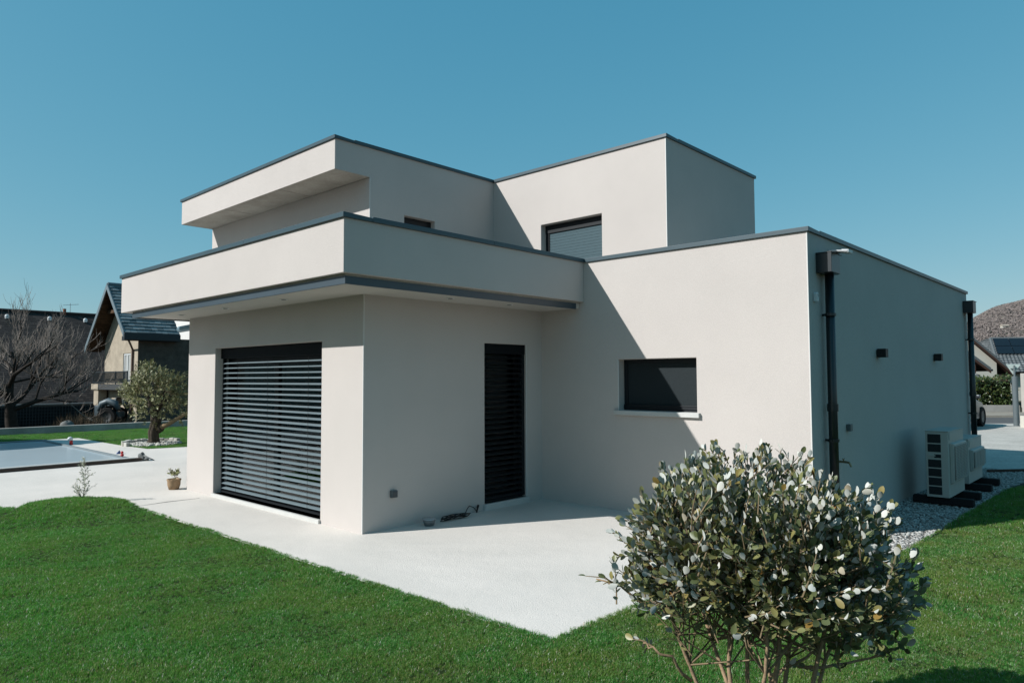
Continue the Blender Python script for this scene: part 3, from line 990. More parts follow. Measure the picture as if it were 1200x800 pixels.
def coping(p0, p1, z, lead, ext0=0.0, ext1=0.0, w=0.34, pieces=1):
    """a metal cap along a wall top; the outside is on the right of travel; lead = how far it stands proud"""
    p0, p1 = Vector((*p0, 0)), Vector((*p1, 0))
    d = (p1 - p0).normalized()
    nrm = Vector((d.y, -d.x, 0))
    a = p0 - d * ext0
    b = p1 + d * ext1
    L = (b - a).length
    for k in range(pieces):
        s0, s1 = a + d * (L * k / pieces + (0.0015 if k else 0)), a + d * (L * (k + 1) / pieces - (0.0015 if k < pieces - 1 else 0))
        q = [s0 + nrm * lead, s1 + nrm * lead, s1 - nrm * (w - lead), s0 - nrm * (w - lead)]
        m = MB()
        m.hexa([(v.x, v.y, z - CAP) for v in q] + [(v.x, v.y, z + (0.0 if i < 2 else -0.012)) for i, v in enumerate(q)])
        m.build('coping', [METAL], H, bevel=0.003)


LD = 0.025
coping((PX, PYL), (PX, PY), ZP, LD, ext0=LD, ext1=LD, pieces=3)
coping((PX + 0.318, PY), (X1 - 0.003, PY), ZP + 0.0005, LD, ext1=-0.024, pieces=2)
coping((5.2, PYL), (PX + 0.318, PYL), ZP, LD, pieces=2)
coping((X1, 8.0), (X1, Y2), ZP, LD, ext1=LD, pieces=4)
coping((X1 + 0.318, Y2), (X2, Y2), ZP, LD, ext1=LD, pieces=3)
coping((X2, Y2 + 0.318), (X2, 8.0), ZP, LD, pieces=3)
coping((SX, SYL), (SX, SY), ZU, LD, ext0=LD, ext1=LD, pieces=2)
coping((SX + 0.318, SY), (XT - 0.028, SY), ZU, LD, pieces=1)
coping((XT, SY + 0.3), (XT, YT), ZU, LD, ext1=LD, pieces=1)
coping((XT + 0.318, YT), (XT2, YT), ZU, LD, ext1=LD, pieces=1)
coping((XT2, YT + 0.318), (XT2, SYL), ZU, LD, pieces=2)
coping((XT2 - .318, SYL), (SX + 0.318, SYL), ZU, LD, pieces=2)

# interior floor and ceiling that the blinds let one glimpse
mb = MB()
mb.box(0.03, 0.03, -0.12, 7.8, 4.54, 0.03)
mb.build('floor', [mat('floor_tile', (0.30, 0.29, 0.27), 0.35, 0.4, var=0.08, vscale=2)], H)
mb = MB()
mb.box(4.6, 0.05, 0.031, 4.72, 4.54, 2.6)
mb.build('inner_wall', [INTERIOR], H)

# ---- big window with its venetian blind (faces -x)
y0, y1, z0, z1 = BIG
win = MB()
fx = 0.20
for a, b in ((y0 + 0.002, y0 + 0.07), ((y0 + y1) / 2 - 0.05, (y0 + y1) / 2 + 0.05), (y1 - 0.07, y1 - 0.002)):
    win.box(fx, a, z0 + 0.003, fx + 0.07, b, z1 - 0.003)
for a, b in ((z0 + 0.002, z0 + 0.07), (z1 - 0.25, z1 - 0.002)):
    win.box(fx + 0.002, y0 + 0.07, a, fx + 0.068, (y0 + y1) / 2 - 0.05, b)
    win.box(fx + 0.002, (y0 + y1) / 2 + 0.05, a, fx + 0.068, y1 - 0.07, b)
wo = win.build('window_frame', [DARK_ALU], H)
for a, b in ((y0 + 0.07, (y0 + y1) / 2 - 0.05), ((y0 + y1) / 2 + 0.05, y1 - 0.07)):
    m = MB()
    m.box(fx + 0.024, a, z0 + 0.07, fx + 0.028, b, z1 - 0.25)
    m.box(fx + 0.044, a, z0 + 0.07, fx + 0.048, b, z1 - 0.25)
    m.build('pane', [GLASS], wo)
bl = MB()
bx = 0.135
bl.box(bx - 0.05, y0 + 0.003, z1 - 0.15, bx + 0.055, y1 - 0.003, z1 - 0.002)
blo = bl.build('venetian_blind', [HEADBOX], H)
for ya, yb in ((y0 + 0.004, y0 + 0.028), (y1 - 0.028, y1 - 0.004)):
    m = MB()
    m.box(bx - 0.02, ya, z0 + 0.03, bx + 0.02, yb, z1 - 0.151)
    m.build('guide_rail', [DARK_ALU], blo)


def slat_mesh(L, chord, tilt, axis, m):
    """a gently crowned slat, its outer edge lower; local +x is towards the house"""
    mb = MB()
    n = 5
    pr = []
    for k in range(n):
        u = (k / (n - 1) - 0.5)
        x = u * chord
        h = 0.006 * (1 - 4 * u * u)
        pr.append((x * math.cos(tilt) - h * math.sin(tilt), x * math.sin(tilt) + h * math.cos(tilt)))
    th = 0.0016
    for yy in (0, L):
        for (x, z) in pr:
            mb.v.append((x, yy, z))
        for (x, z) in pr:
            mb.v.append((x, yy, z - th))
    w = 2 * n
    for k in range(n - 1):
        mb.f.append((k, k + 1, w + k + 1, w + k))
        mb.f.append((n + k, w + n + k, w + n + k + 1, n + k + 1))
        mb.m += [0, 0]
    mb.f += [(0, w, w + n, n), (n - 1, 2 * n - 1, w + 2 * n - 1, w + n - 1), tuple(range(n)) + tuple(range(2 * n - 1, n - 1, -1)),
             tuple(w + k for k in range(n)) + tuple(w + k for k in range(2 * n - 1, n - 1, -1))]
    mb.m += [0] * 4
    return mb.mesh('slat', m)


sm = slat_mesh(y1 - y0 - 0.064, 0.072, math.radians(15), 'y', SLAT)
ns = 26
zt, zb = z1 - 0.215, z0 + 0.075
for k in range(ns):
    o = put('slat', sm, blo, (bx, y0 + 0.032, zt + (zb - zt) * k / (ns - 1) + RNG.normal(0, 0.0012)), (RNG.normal(0, 0.0006), RNG.normal(0, 0.02), 0))
m = MB()
m.box(bx - 0.038, y0 + 0.034, z0 + 0.012, bx + 0.038, y1 - 0.034, z0 + 0.034)
m.build('bottom_rail', [DARK_ALU], blo)
for yy in (y0 + 0.45, (y0 + y1) / 2 + 0.05, y1 - 0.5):
    for dx in (-0.041, 0.041):
        m = MB()
        m.tube([(bx + dx * .92, yy, z0 + 0.03), (bx + dx * .92, yy, z1 - 0.15)], 0.002, 4)
        m.build('ladder_cord', [BLACK], blo)
m = MB()
m.box(-0.03, y0 - 0.012, -0.01, 0.26, y1 + 0.012, z0)
m.build('window_sill', [SILL], H, bevel=0.004)

# ---- narrow door with its blind (faces -y)
x0, x1, z0, z1 = DOOR
dr = MB()
for a, b in ((x0 + 0.002, x0 + 0.07), (x1 - 0.07, x1 - 0.002)):
    dr.box(a, 0.15, z0 + 0.003, b, 0.21, z1 - 0.003)
dr.box(x0 + 0.07, 0.152, z1 - 0.07, x1 - 0.07, 0.208, z1 - 0.003)
dr.box(x0 + 0.07, 0.152, z0 + 0.003, x1 - 0.07, 0.208, z0 + 0.12)
do = dr.build('door_frame', [DARK_ALU], H)
m = MB()
m.box(x0 + 0.07, 0.178, z0 + 0.12, x1 - 0.07, 0.184, z1 - 0.07)
m.build('pane', [GLASS], do)
m = MB()
m.tube([(x0 + 0.035, 0.148, 1.08), (x0 + 0.035, 0.115, 1.08), (x0 + 0.16, 0.115, 1.08)], 0.009, 8)
m.build('handle', [DARK_ALU], do)
bl = MB()
by = 0.07
bl.box(x0 + 0.003, by - 0.04, z1 - 0.13, x1 - 0.003, by + 0.05, z1 - 0.002)
dbo = bl.build('venetian_blind', [HEADBOX], H)
for xa, xb in ((x0 + 0.004, x0 + 0.028), (x1 - 0.055, x1 - 0.004)):
    m = MB()
    m.box(xa, by - 0.03, z0 + 0.02, xb, by + 0.03, z1 - 0.131)
    m.build('guide_rail', [DARK_ALU], dbo)
sm2 = slat_mesh(x1 - x0 - 0.09, 0.08, math.radians(20), 'y', SLAT_DARK)
ns = 27
for k in range(ns):
    put('slat', sm2, dbo, (x1 - 0.058, by, (z1 - 0.18) + (z0 + 0.06 - z1 + 0.18) * k / (ns - 1) + RNG.normal(0, 0.001)), (0, RNG.normal(0, 0.02), math.pi / 2))
m = MB()
m.box(x0 + 0.034, by - 0.036, z0 + 0.008, x1 - 0.06, by + 0.036, z0 + 0.03)
m.build('bottom_rail', [DARK_ALU], dbo)
m = MB()
m.box(x0 - 0.025, -0.035, -0.01, x1 + 0.012, 0.16, z0)
m.build('door_sill', [SILL], H, bevel=0.004)

# ---- window of the lower volume (faces -x)
ya, yb, z0, z1 = -KW[1], -KW[0], KW[2], KW[3]
kw = MB()
fx = X1 + 0.135
kw.box(fx, ya + 0.002, z0 + 0.075, fx + 0.06, ya + 0.035, z1 - 0.002)
kw.box(fx, yb - 0.055, z0 + 0.075, fx + 0.06, yb - 0.002, z1 - 0.002)
kw.box(fx + 0.001, ya + 0.035, z1 - 0.05, fx + 0.06, yb - 0.055, z1 - 0.002)
kw.box(fx - 0.012, ya + 0.002, z0 + 0.004, fx + 0.07, yb - 0.002, z0 + 0.075)
kw.box(fx - 0.02, ya + 0.002, z0 + 0.03, fx - 0.0125, yb - 0.002, z0 + 0.045)
kwo = kw.build('window_frame', [DARK_ALU], H, bevel=0.003)
m = MB()
m.box(fx + 0.036, ya + 0.035, z0 + 0.075, fx + 0.041, yb - 0.055, z1 - 0.05)
m.build('pane', [GLASS], kwo)
m = MB()
m.box(fx + 0.015, ya + 0.036, z0 + 0.076, fx + 0.018, yb - 0.056, z1 - 0.051)
m.build('sun_screen', [SCREEN], kwo)
m = MB()
m.box(X1 - 0.045, ya - 0.045, z0 - 0.055, X1 + 0.15, yb + 0.045, z0 + 0.001)
m.build('window_sill', [SILL], H, bevel=0.004)

# ---- upper window with a closed roller shutter (faces -x)
ya, yb, z1 = -0.196, 1.022, 4.178
uw = MB()
fx = XT + 0.12
uw.box(fx, ya + 0.002, 3.02, fx + 0.07, ya + 0.02, z1 - 0.13)
uw.box(fx, yb - 0.075, 3.02, fx + 0.07, yb - 0.002, z1 - 0.13)
uw.box(fx - 0.01, ya + 0.002, z1 - 0.13, fx + 0.08, yb - 0.002, z1 - 0.002)
uwo = uw.build('shutter_frame', [DARK_ALU], H)
m = MB()
zz = z1 - 0.132
while zz > 3.04:
    m.hexa([(fx + 0.018, ya + 0.022, zz - 0.045), (fx + 0.03, ya + 0.022, zz - 0.045), (fx + 0.03, yb - 0.077, zz - 0.045), (fx + 0.018, yb - 0.077, zz - 0.045),
            (fx + 0.011, ya + 0.022, zz - 0.004), (fx + 0.03, ya + 0.022, zz - 0.004), (fx + 0.03, yb - 0.077, zz - 0.004), (fx + 0.011, yb - 0.077, zz - 0.004)])
    m.box(fx + 0.021, ya + 0.022, zz - 0.0035, fx + 0.028, yb - 0.077, zz - 0.0005)
    zz -= 0.0458
m.build('roller_shutter', [SHUTTER], uwo)
# ---- slit window beside the terrace wall (faces -y)
m = MB()
m.box(2.225, SY + 0.10, 3.02, 2.836, SY + 0.16, 3.08)
m.box(2.225, SY + 0.10, 4.10, 2.836, SY + 0.16, 4.186)
m.box(2.225, SY + 0.10, 3.08, 2.275, SY + 0.16, 4.10)
m.box(2.786, SY + 0.10, 3.08, 2.836, SY + 0.16, 4.10)
so = m.build('window_frame', [DARK_ALU], H)
m = MB()
m.box(2.275, SY + 0.13, 3.08, 2.786, SY + 0.136, 4.10)
m.build('dark_panel', [BLACK], so)
# ---- rear living room window (faces +y)
m = MB()
for a, b in ((REAR[0] + 0.002, REAR[0] + 0.06), (1.40, 1.47), (REAR[1] - 0.06, REAR[1] - 0.002)):
    m.box(a, YW - 0.19, 0.06, b, YW - 0.12, 2.14)
m.box(REAR[0] + 0.06, YW - 0.188, 0.052, REAR[1] - 0.06, YW - 0.122, 0.11)
m.box(REAR[0] + 0.06, YW - 0.188, 2.07, REAR[1] - 0.06, YW - 0.122, 2.145)
ro = m.build('window_frame', [DARK_ALU], H)
for a, b in ((REAR[0] + 0.06, 1.40), (1.47, REAR[1] - 0.06)):
    m = MB()
    m.box(a, YW - 0.155, 0.11, b, YW - 0.149, 2.07)
    m.build('pane', [GLASS], ro)


# ---- downpipes with their rain-water heads on the side wall (y = Y2)
def downpipe(x, zt, bottom=-0.05):
    yc = Y2 - 0.085
    m = MB()
    m.tube([(x, yc, zt - 0.005), (x, yc, bottom)], 0.047, 16)
    p = m.build('downpipe', [PIPE], H, smooth=False)
    for f in p.data.polygons:
        f.use_smooth = len(f.vertices) == 4
    m = MB()
    m.prism([(x - 0.16, Y2 - 0.004), (x + 0.16, Y2 - 0.004), (x + 0.16, Y2 - 0.125), (x + 0.10, Y2 - 0.165), (x - 0.16, Y2 - 0.165)][::-1], zt, zt + 0.205)
    m.box(x - 0.165, Y2 - 0.17, zt + 0.206, x + 0.165, Y2 - 0.004, zt + 0.218)
    m.build('rain_head', [HOPPER], p, bevel=0.003)
    for z in (1.0, 2.35):
        m = MB()
        m.lathe([(0.058, -0.015), (0.058, 0.015)], (x, yc, z), 16)
        m.box(x - 0.012, yc + 0.05, z - 0.012, x + 0.012, Y2 - 0.001, z + 0.012)
        m.box(x - 0.08, yc - 0.008, z - 0.013, x - 0.055, yc + 0.008, z + 0.013)
        m.build('pipe_bracket', [PIPE], p)
    m = MB()
    m.lathe([(0.057, -0.04), (0.057, 0.04)], (x, yc, 1.35), 16)
    m.build('pipe_collar', [PIPE], p)
    return p


downpipe(3.38, 2.795)
downpipe(10.74, 2.84)
# white floodlight on the near rain head
fl = MB()
fl.box(3.36, Y2 - 0.155, 3.0135, 3.46, Y2 - 0.02, 3.028)
fl.slab([(3.345, Y2 - 0.08, 3.052), (3.345, Y2 - 0.29, 3.028), (3.495, Y2 - 0.29, 3.028), (3.495, Y2 - 0.08, 3.052)], 0.022)
flo = fl.build('floodlight', [CHROME], H, bevel=0.004)
m = MB()
m.slab([(3.35, Y2 - 0.225, 3.043), (3.35, Y2 - 0.30, 3.033), (3.49, Y2 - 0.30, 3.033), (3.49, Y2 - 0.225, 3.043)], 0.034)
m.build('lamp_head', [WHITE], flo, bevel=0.006)
# small white sensor
m = MB()
m.box(3.12, Y2 - 0.045, 2.48, 3.17, Y2 - 0.002, 2.555)
m.lathe([(0.025, -0.045), (0.025, -0.002)], (3.145, Y2, 2.555), 14, axis='y')
m.build('wall_sensor', [WHITE], H, bevel=0.004)
# two black wall lamps
for x in (5.32, 8.30):
    m = MB()
    m.box(x - 0.055, Y2 - 0.115, 1.925, x + 0.055, Y2 - 0.012, 2.035)
    m.box(x - 0.04, Y2 - 0.011, 1.94, x + 0.04, Y2 - 0.001, 2.02)
    lo = m.build('wall_lamp', [BLACK], H, bevel=0.003)
    m = MB()
    m.lathe([(0.033, 1.9225), (0.033, 1.9245)], (x, Y2 - 0.064, 0), 14)
    m.build('lens', [WHITE], lo)
# sockets, tap
m = MB()
m.box(0.365, -0.045, 0.345, 0.445, -0.002, 0.425)
oo = m.build('power_socket', [mat('socket_grey', (0.12, 0.14, 0.15), 0.4, 0.4)], H, bevel=0.006)
m = MB()
m.box(0.372, -0.052, 0.352, 0.438, -0.046, 0.416)
m.build('socket_flap', [mat('socket_lid', (0.055, 0.07, 0.08), 0.35, 0.4)], oo, bevel=0.003)
m = MB()
m.box(4.05, Y2 - 0.05, 1.055, 4.13, Y2 - 0.002, 1.135)
m.build('power_socket', [MATS['socket_grey']], H, bevel=0.006)
m = MB()
m.tube([(3.72, Y2 - 0.002, 0.74), (3.72, Y2 - 0.09, 0.74), (3.72, Y2 - 0.13, 0.735), (3.72, Y2 - 0.15, 0.69)], [0.012, 0.013, 0.013, 0.011], 8)
m.tube([(3.69, Y2 - 0.07, 0.775), (3.75, Y2 - 0.07, 0.775)], 0.006, 6)
m.tube([(3.72, Y2 - 0.07, 0.74), (3.72, Y2 - 0.07, 0.775)], 0.006, 6)
m.build('garden_tap', [BRASS], H)
# spout and white box on the pool side wall
m = MB()
m.tube([(0.10, YW - 0.02, 2.49), (0.10, YW + 0.62, 2.475)], 0.05, 14)
m.build('water_spout', [mat('spout_metal', (0.14, 0.22, 0.26), 0.4, 0.5)], H, smooth=False)

# ------------------------------------------------------------------ heat pump units along the side wall
def heat_pump(loc, L, D, Hh, label, vents, group='heat pump units beside the house wall'):
    r = thing('heat_pump', loc, label, 'heat pump', group)

    def W(m, nm, mt, par=None, **k):
        m.v = [(x + loc[0], y + loc[1], z + loc[2]) for x, y, z in m.v]
        return m.build(nm, mt, par or r, **k)
    # local: x 0..L along the wall, y 0 (wall side) .. -D (front), z 0..H
    m = MB()
    m.box(0, -D, 0, L, 0, Hh - 0.012)
    body = W(m, 'casing', [HP_PAINT], bevel=0.008)
    m = MB()
    m.box(-0.006, -D - 0.006, Hh - 0.0115, L + 0.006, 0.006, Hh)
    W(m, 'top_panel', [HP_PAINT], bevel=0.004)
    # vented side: a raised lattice with dark openings
    n = len(vents)
    ya, yb = -D + 0.085, -0.028
    for (a, b, part) in vents:
        m = MB()
        yy = ya + (yb - ya) * (0.0 if part == 1 else 0.45)
        yA, yB = (ya, yb) if part == 1 else (ya, ya + (yb - ya) * 0.52)
        m.box(-0.0035, yA, a, -0.0005, yB, b)
        v = W(m, 'side_vent', [HP_VENT])
        m = MB()
        k = int((b - a) / 0.014)
        for j in range(1, k):
            m.box(-0.008, yA, a + j * 0.014 - 0.0015, -0.0038, yB, a + j * 0.014 + 0.0015)
        W(m, 'vent_lattice', [HP_VENT], v)
    # bulging fan front
    m = MB()
    fx0, fx1, fz0, fz1 = 0.08, L * 0.93, 0.17, Hh - 0.16
    m.hexa([(fx0, -D, fz0), (fx1, -D, fz0), (fx1, -D - 0.045, fz0 + 0.03), (fx0, -D - 0.045, fz0 + 0.03),
            (fx0, -D, fz1), (fx1, -D, fz1), (fx1, -D - 0.05, fz1 - 0.012), (fx0, -D - 0.05, fz1 - 0.012)])
    fr = W(m, 'fan_front', [HP_PAINT], bevel=0.006)
    m = MB()
    cx, cz, R = (fx0 + fx1) / 2, (fz0 + fz1) / 2, min(fx1 - fx0, fz1 - fz0) * 0.46
    m.box(fx0 + 0.03, -D - 0.054, fz0 + 0.06, fx1 - 0.03, -D - 0.0505, fz1 - 0.04)
    W(m, 'fan_recess', [HP_GRILLE], fr)
    m = MB()
    k = 22
    for j in range(k + 1):
        z = fz0 + 0.06 + (fz1 - fz0 - 0.10) * j / k
        m.box(fx0 + 0.03, -D - 0.064, z - 0.003, fx1 - 0.03, -D - 0.0545, z + 0.003)
    for j in range(5):
        x = fx0 + 0.03 + (fx1 - fx0 - 0.06) * j / 4
        m.box(x - 0.004, -D - 0.068, fz0 + 0.06, x + 0.004, -D - 0.0645, fz1 - 0.04)
    W(m, 'fan_grille', [HP_PAINT], fr)
    m = MB()
    m.box(0.05, -D - 0.008, Hh - 0.12, L * 0.6, -D - 0.001, Hh - 0.03)
    W(m, 'cover_plate', [HP_PAINT], bevel=0.003)
    m = MB()
    m.box(-0.014, -0.115, Hh * 0.615, -0.0006, -0.035, Hh * 0.615 + 0.016)
    W(m, 'hand_grip', [HP_PAINT])
    # feet on dark rails
    for x in (0.10, L - 0.12):
        m = MB()
        m.box(x - 0.03, -D + 0.03, -0.03, x + 0.03, -0.03, -0.001)
        W(m, 'foot', [HP_VENT])
    return r


v1 = [(0.035, 0.138, 1), (0.153, 0.256, 1), (0.271, 0.374, 1), (0.389, 0.492, 1), (0.515, 0.562, .5), (0.592, 0.695, 1), (0.710, 0.825, 1)]
heat_pump((6.15, -4.02, 0.09), 0.92, 0.265, 0.87, 'taller cream heat pump unit with dark side vents by the shaded wall', v1)
v2 = [(0.05, 0.17, 1), (0.19, 0.31, 1), (0.33, 0.45, 1)]
heat_pump((7.74, -3.97, 0.09), 1.0, 0.25, 0.66, 'lower cream heat pump unit behind the taller one', v2)
for x, y0, y1, lb in ((6.24, -4.54, -3.84, 'black rubber beam under the near end of the taller heat pump'), (6.93, -4.50, -3.86, 'black rubber beam under the far end of the taller heat pump'),
                      (7.86, -4.48, -3.90, 'black rubber beam under the near end of the lower heat pump'), (8.62, -4.46, -3.90, 'black rubber beam under the far end of the lower heat pump')):
    m = MB()
    m.prism([(-0.07, -0.02), (-0.05, 0.075), (0.05, 0.075), (0.07, -0.02)][::-1], y0, y1)
    m.v = [(x + a, c, b + 0.018) for a, b, c in m.v]
    m.build('rubber_beam', [RUBBER], origin=(x, (y0 + y1) / 2, 0), bevel=0.012, label=lb, cat='support beam', group='rubber beams under the heat pumps')
m = MB()
m.box(10.33, -4.56, -0.04, 11.1, -4.52, 0.035)
a, b = Vector((10.36, -4.03, 0)), Vector((11.0, -4.56, 0))
m = MB()
d_ = (b - a).normalized()
nn_ = Vector((d_.y, -d_.x, 0)) * 0.025
m.hexa([(a + nn_) + Vector((0, 0, -.06)), (b + nn_) + Vector((0, 0, -.06)), (b - nn_) + Vector((0, 0, -.06)), (a - nn_) + Vector((0, 0, -.06)),
        (a + nn_) + Vector((0, 0, .03)), (b + nn_) + Vector((0, 0, .03)), (b - nn_) + Vector((0, 0, .03)), (a - nn_) + Vector((0, 0, .03))])
m.build('timber_edging', [RBROWN], origin=(10.7, -4.3, 0), bevel=0.004, label='dark timber edging board between the pebble strip and the driveway', cat='edging board')

# ------------------------------------------------------------------ small things by the door
c = (0.78, -0.19, 0.0)
r = thing('metal_bowl', c, 'small grey metal bowl with a flat lid on the terrace beside the wall', 'bowl')
m = MB()
m.lathe([(0.052, 0.001), (0.070, 0.05), (0.072, 0.068), (0.066, 0.068), (0.05, 0.06)], c, 20)
m.build('bowl_body', [mat('zinc', (0.22, 0.24, 0.25), 0.45, 0.4, metal=0.4)], r, smooth=True)
m = MB()
m.lathe([(0.070, 0.0695), (0.082, 0.073), (0.078, 0.082), (0.03, 0.086)], c, 20)
m.build('lid', [mat('zinc_lid', (0.42, 0.45, 0.46), 0.45, 0.4, metal=0.3)], r)
m = MB()
pts = []
for k in range(90):
    a = k * 0.33
    rad = 0.10 + 0.03 * math.sin(k * 0.7)
    pts.append((1.16 + rad * math.cos(a) * 1.6 + 0.0015 * k, -0.14 + 0.55 * rad * math.sin(a), 0.012 + 0.035 * (0.5 + 0.5 * math.sin(k * 0.45))))
pts += [(1.42, -0.10, 0.02), (1.50, -0.06, 0.075), (1.56, -0.035, 0.10), (1.63, -0.04, 0.07), (1.66, -0.05, 0.03)]
m.tube(pts, 0.0055, 5)
m.build('black_cable', [BLACK], smooth=True, label='coil of thin black cable lying at the foot of the shaded wall', cat='cable')
m = MB()
m.tube([(1.66, -0.06, 0.012), (1.715, -0.03, 0.075)], 0.011, 8)
m.tube([(1.70, -0.037, 0.06), (1.722, -0.026, 0.085)], 0.015, 8)
m.build('cable_plug', [BLACK], label='black plug end leaning on the wall beside the door sill', cat='plug')

# potted plant at the corner
c = (-0.12, 4.74, 0.0)
r = thing('potted_plant', c, 'small leafy plant in a woven brown pot at the house corner', 'potted plant')
m = MB()
m.lathe([(0.072, 0.001), (0.092, 0.07), (0.094, 0.125), (0.104, 0.145), (0.100, 0.158), (0.086, 0.158), (0.082, 0.13)], c, 22)
m.build('pot', [TERRACOTTA], r, smooth=True)
m = MB()
for a in (0.8, 3.9):
    m.tube([(c[0] + 0.1 * math.cos(a + t), c[1] + 0.1 * math.sin(a + t), 0.145 + 0.03 * math.sin((t + .3) * 5.2)) for t in np.linspace(-.3, .3, 7)], 0.006, 5)
m.build('pot_ear', [TERRACOTTA], r)
m = MB()
m.lathe([(0.08, 0.13), (0.082, 0.14)], c, 16)
m.build('potting_soil', [SOIL], r)


def leaf_template(L=1.0, W=0.5, fold=0.12, curl=0.15, st=5, two=False, off=0.012, prof=None):
    """an elliptic leaf along +y, upper side +z; with two=True a separate underside layer"""
    ss = np.linspace(0, 1, st)
    wd = W * 0.5 * np.sin(np.pi * np.clip(ss * 0.94 + 0.04, 0, 1)) ** 0.75
    if prof:
        ss = np.array([p[0] for p in prof])
        wd = W * 0.5 * np.array([p[1] for p in prof])
    V, Fc, M = [], [], []
    for layer in range(2 if two else 1):
        b = len(V)
        dz = -off * layer
        for s_, w in zip(ss, wd):
            z = -curl * s_ * s_ * L + dz
            V += [(-w, s_ * L, z + fold * w * 2), (0, s_ * L, z), (w, s_ * L, z + fold * w * 2)]
        for k in range(st - 1):
            a = b + 3 * k
            for q in ((a, a + 1, a + 4, a + 3), (a + 1, a + 2, a + 5, a + 4)):
                Fc.append(q if layer == 0 else q[::-1])
                M.append(layer)
    return np.array(V), Fc, M


def sprig(base, tip, n, lsize, spread, rs, droop=0.0):
    """positions and frames of n leaves along a twig"""
    base, tip = np.array(base, float), np.array(tip, float)
    ax = norm(tip - base)
    T, A, U = [], [], []
    for k in range(n):
        u = (k + 0.5) / n
        p = base + (tip - base) * (0.15 + 0.85 * u)
        rad = norm(np.cross(ax, rs.normal(size=3)))
        A.append(norm(ax * (1 - spread) + rad * spread + np.array([0, 0, -droop])))
        U.append(norm(ax * 0.8 - rad * 0.5 + rs.normal(size=3) * 0.25))
        T.append(p)
    return T, A, U


def small_plant(r, base, stems, leaf_m, lsize, per, rs, stem_r=0.003, stem_m=None, lw=0.5):
    mb = MB()
    T, A, U = [], [], []
    for (p0, p1) in stems:
        mid = (Vector(p0) + Vector(p1)) / 2 + Vector((rs.normal(0, .01), rs.normal(0, .01), 0))
        mb.tube([p0, tuple(mid), p1], [stem_r, stem_r * 0.8, stem_r * 0.4], 5)
        t, a, u = sprig(p0, p1, per, lsize, 0.6, rs)
        T += t
        A += a
        U += u
    mb.build('stem', [stem_m or TWIG], r)
    tv, tf, tm = leaf_template(1, lw, st=4)
    sc = rs.uniform(0.7, 1.25, len(T)) * lsize
    R = frames(np.array(A), np.array(U)) * sc[:, None, None]
    bulk('foliage', tv, tf, tm, R, np.array(T), rs.random(len(T)), [leaf_m], r, kind='stuff')


rs = np.random.default_rng(3)
st = [((c[0], c[1], 0.13), (c[0] + 0.01, c[1], 0.24))]
for k in range(9):
    a = k * 0.75
    st.append(((c[0] + 0.005, c[1], 0.19 + 0.006 * k), (c[0] + 0.10 * math.cos(a) * (1 if k % 2 else .7), c[1] + 0.10 * math.sin(a), 0.25 + 0.015 * (k % 5))))
small_plant(r, c, st, OLIVE_LEAF, 0.045, 9, rs)

# sapling on the tip of the lawn
c = (-1.42, 4.52, 0.06)
r = thing('young_shrub', c, 'thin grey-green young shrub on the far tip of the lawn', 'shrub')
rs = np.random.default_rng(8)
st = [((c[0], c[1], c[2] - .05), (c[0] + 0.02, c[1] - 0.02, 0.62)), ((c[0], c[1], 0.30), (c[0] + 0.10, c[1] - 0.14, 0.40)), ((c[0], c[1], 0.12), (c[0] + 0.14, c[1] - 0.16, 0.26))]
for k in range(16):
    a = rs.uniform(0, 6.28)
    zz_ = 0.12 + 0.44 * (k / 16)
    st.append(((c[0] + 0.012, c[1] - 0.01, zz_), (c[0] + (0.15 - 0.2 * zz_) * math.cos(a * 1.7), c[1] + (0.15 - 0.2 * zz_) * math.sin(a * 1.7), zz_ + 0.09)))
    if k > 9:
        continue
    rr_ = rs.uniform(0.06, 0.17)
    st.append(((c[0] + 0.01 * math.cos(a), c[1] + 0.01 * math.sin(a), c[2]), (c[0] + rr_ * math.cos(a), c[1] + rr_ * math.sin(a), rs.uniform(0.14, 0.36))))
small_plant(r, c, st, SAGE_LEAF, 0.026, 14, rs, stem_r=0.0022, stem_m=GREY_STEM, lw=0.5)

# things lying by the pool
c = (0.99, 14.2, 0.0)
r = thing('pool_float', c, 'white-topped red float standing on the far edge of the pool', 'float')
m = MB()
m.lathe([(0.035, 0.0), (0.045, 0.02), (0.035, 0.08), (0.042, 0.11)], (c[0] + 0.03, c[1] - .01, 0), 14)
m.build('float_base', [RED], r, smooth=True)
m = MB()
m.blob((c[0] + 0.01, c[1], 0.155), (0.062, 0.062, 0.055), 2, 0.06, 14, 9)
m.build('float_top', [WHITE], r, smooth=True)
c = (1.10, 10.9, 0.0)
r = thing('pool_toy', c, 'small red and blue pool toy lying on the terrace beside the pool', 'toy')
m = MB()
m.hexa([(c[0] - .07, c[1] - .03, 0), (c[0] + .01, c[1] - .04, 0), (c[0] + .015, c[1] + .05, 0), (c[0] - .06, c[1] + .05, 0), (c[0] - .01, c[1], .075), (c[0] + .01, c[1], .075), (c[0] + .01, c[1] + .015, .07), (c[0] - .01, c[1] + .015, .07)])
m.build('toy_fin', [BLUE], r)
m = MB()
m.blob((c[0] + 0.045, c[1] - .02, 0.03), (0.03, 0.04, 0.03), 4, 0.1)
m.build('toy_body', [RED], r, smooth=True)
m = MB()
m.blob((0.77, 9.72, 0.083), (0.034, 0.034, 0.032), 1, 0.05, 12, 8)
m.build('red_ball', [RED], smooth=True, label='small red ball on the pool edge by the near corner', cat='ball', origin=(0.77, 9.72, 0.05))
m = MB()
m.blob((0.97, 9.18, 0.075), (0.055, 0.085, 0.075), 3, 0.4, 14, 9)
m.blob((1.02, 9.06, 0.035), (0.06, 0.07, 0.035), 5, 0.45, 14, 9)
m.tube([(0.99, 9.12, 0.10), (1.05, 9.0, 0.05), (1.12, 8.92, 0.012)], [0.02, 0.014, 0.008], 7)
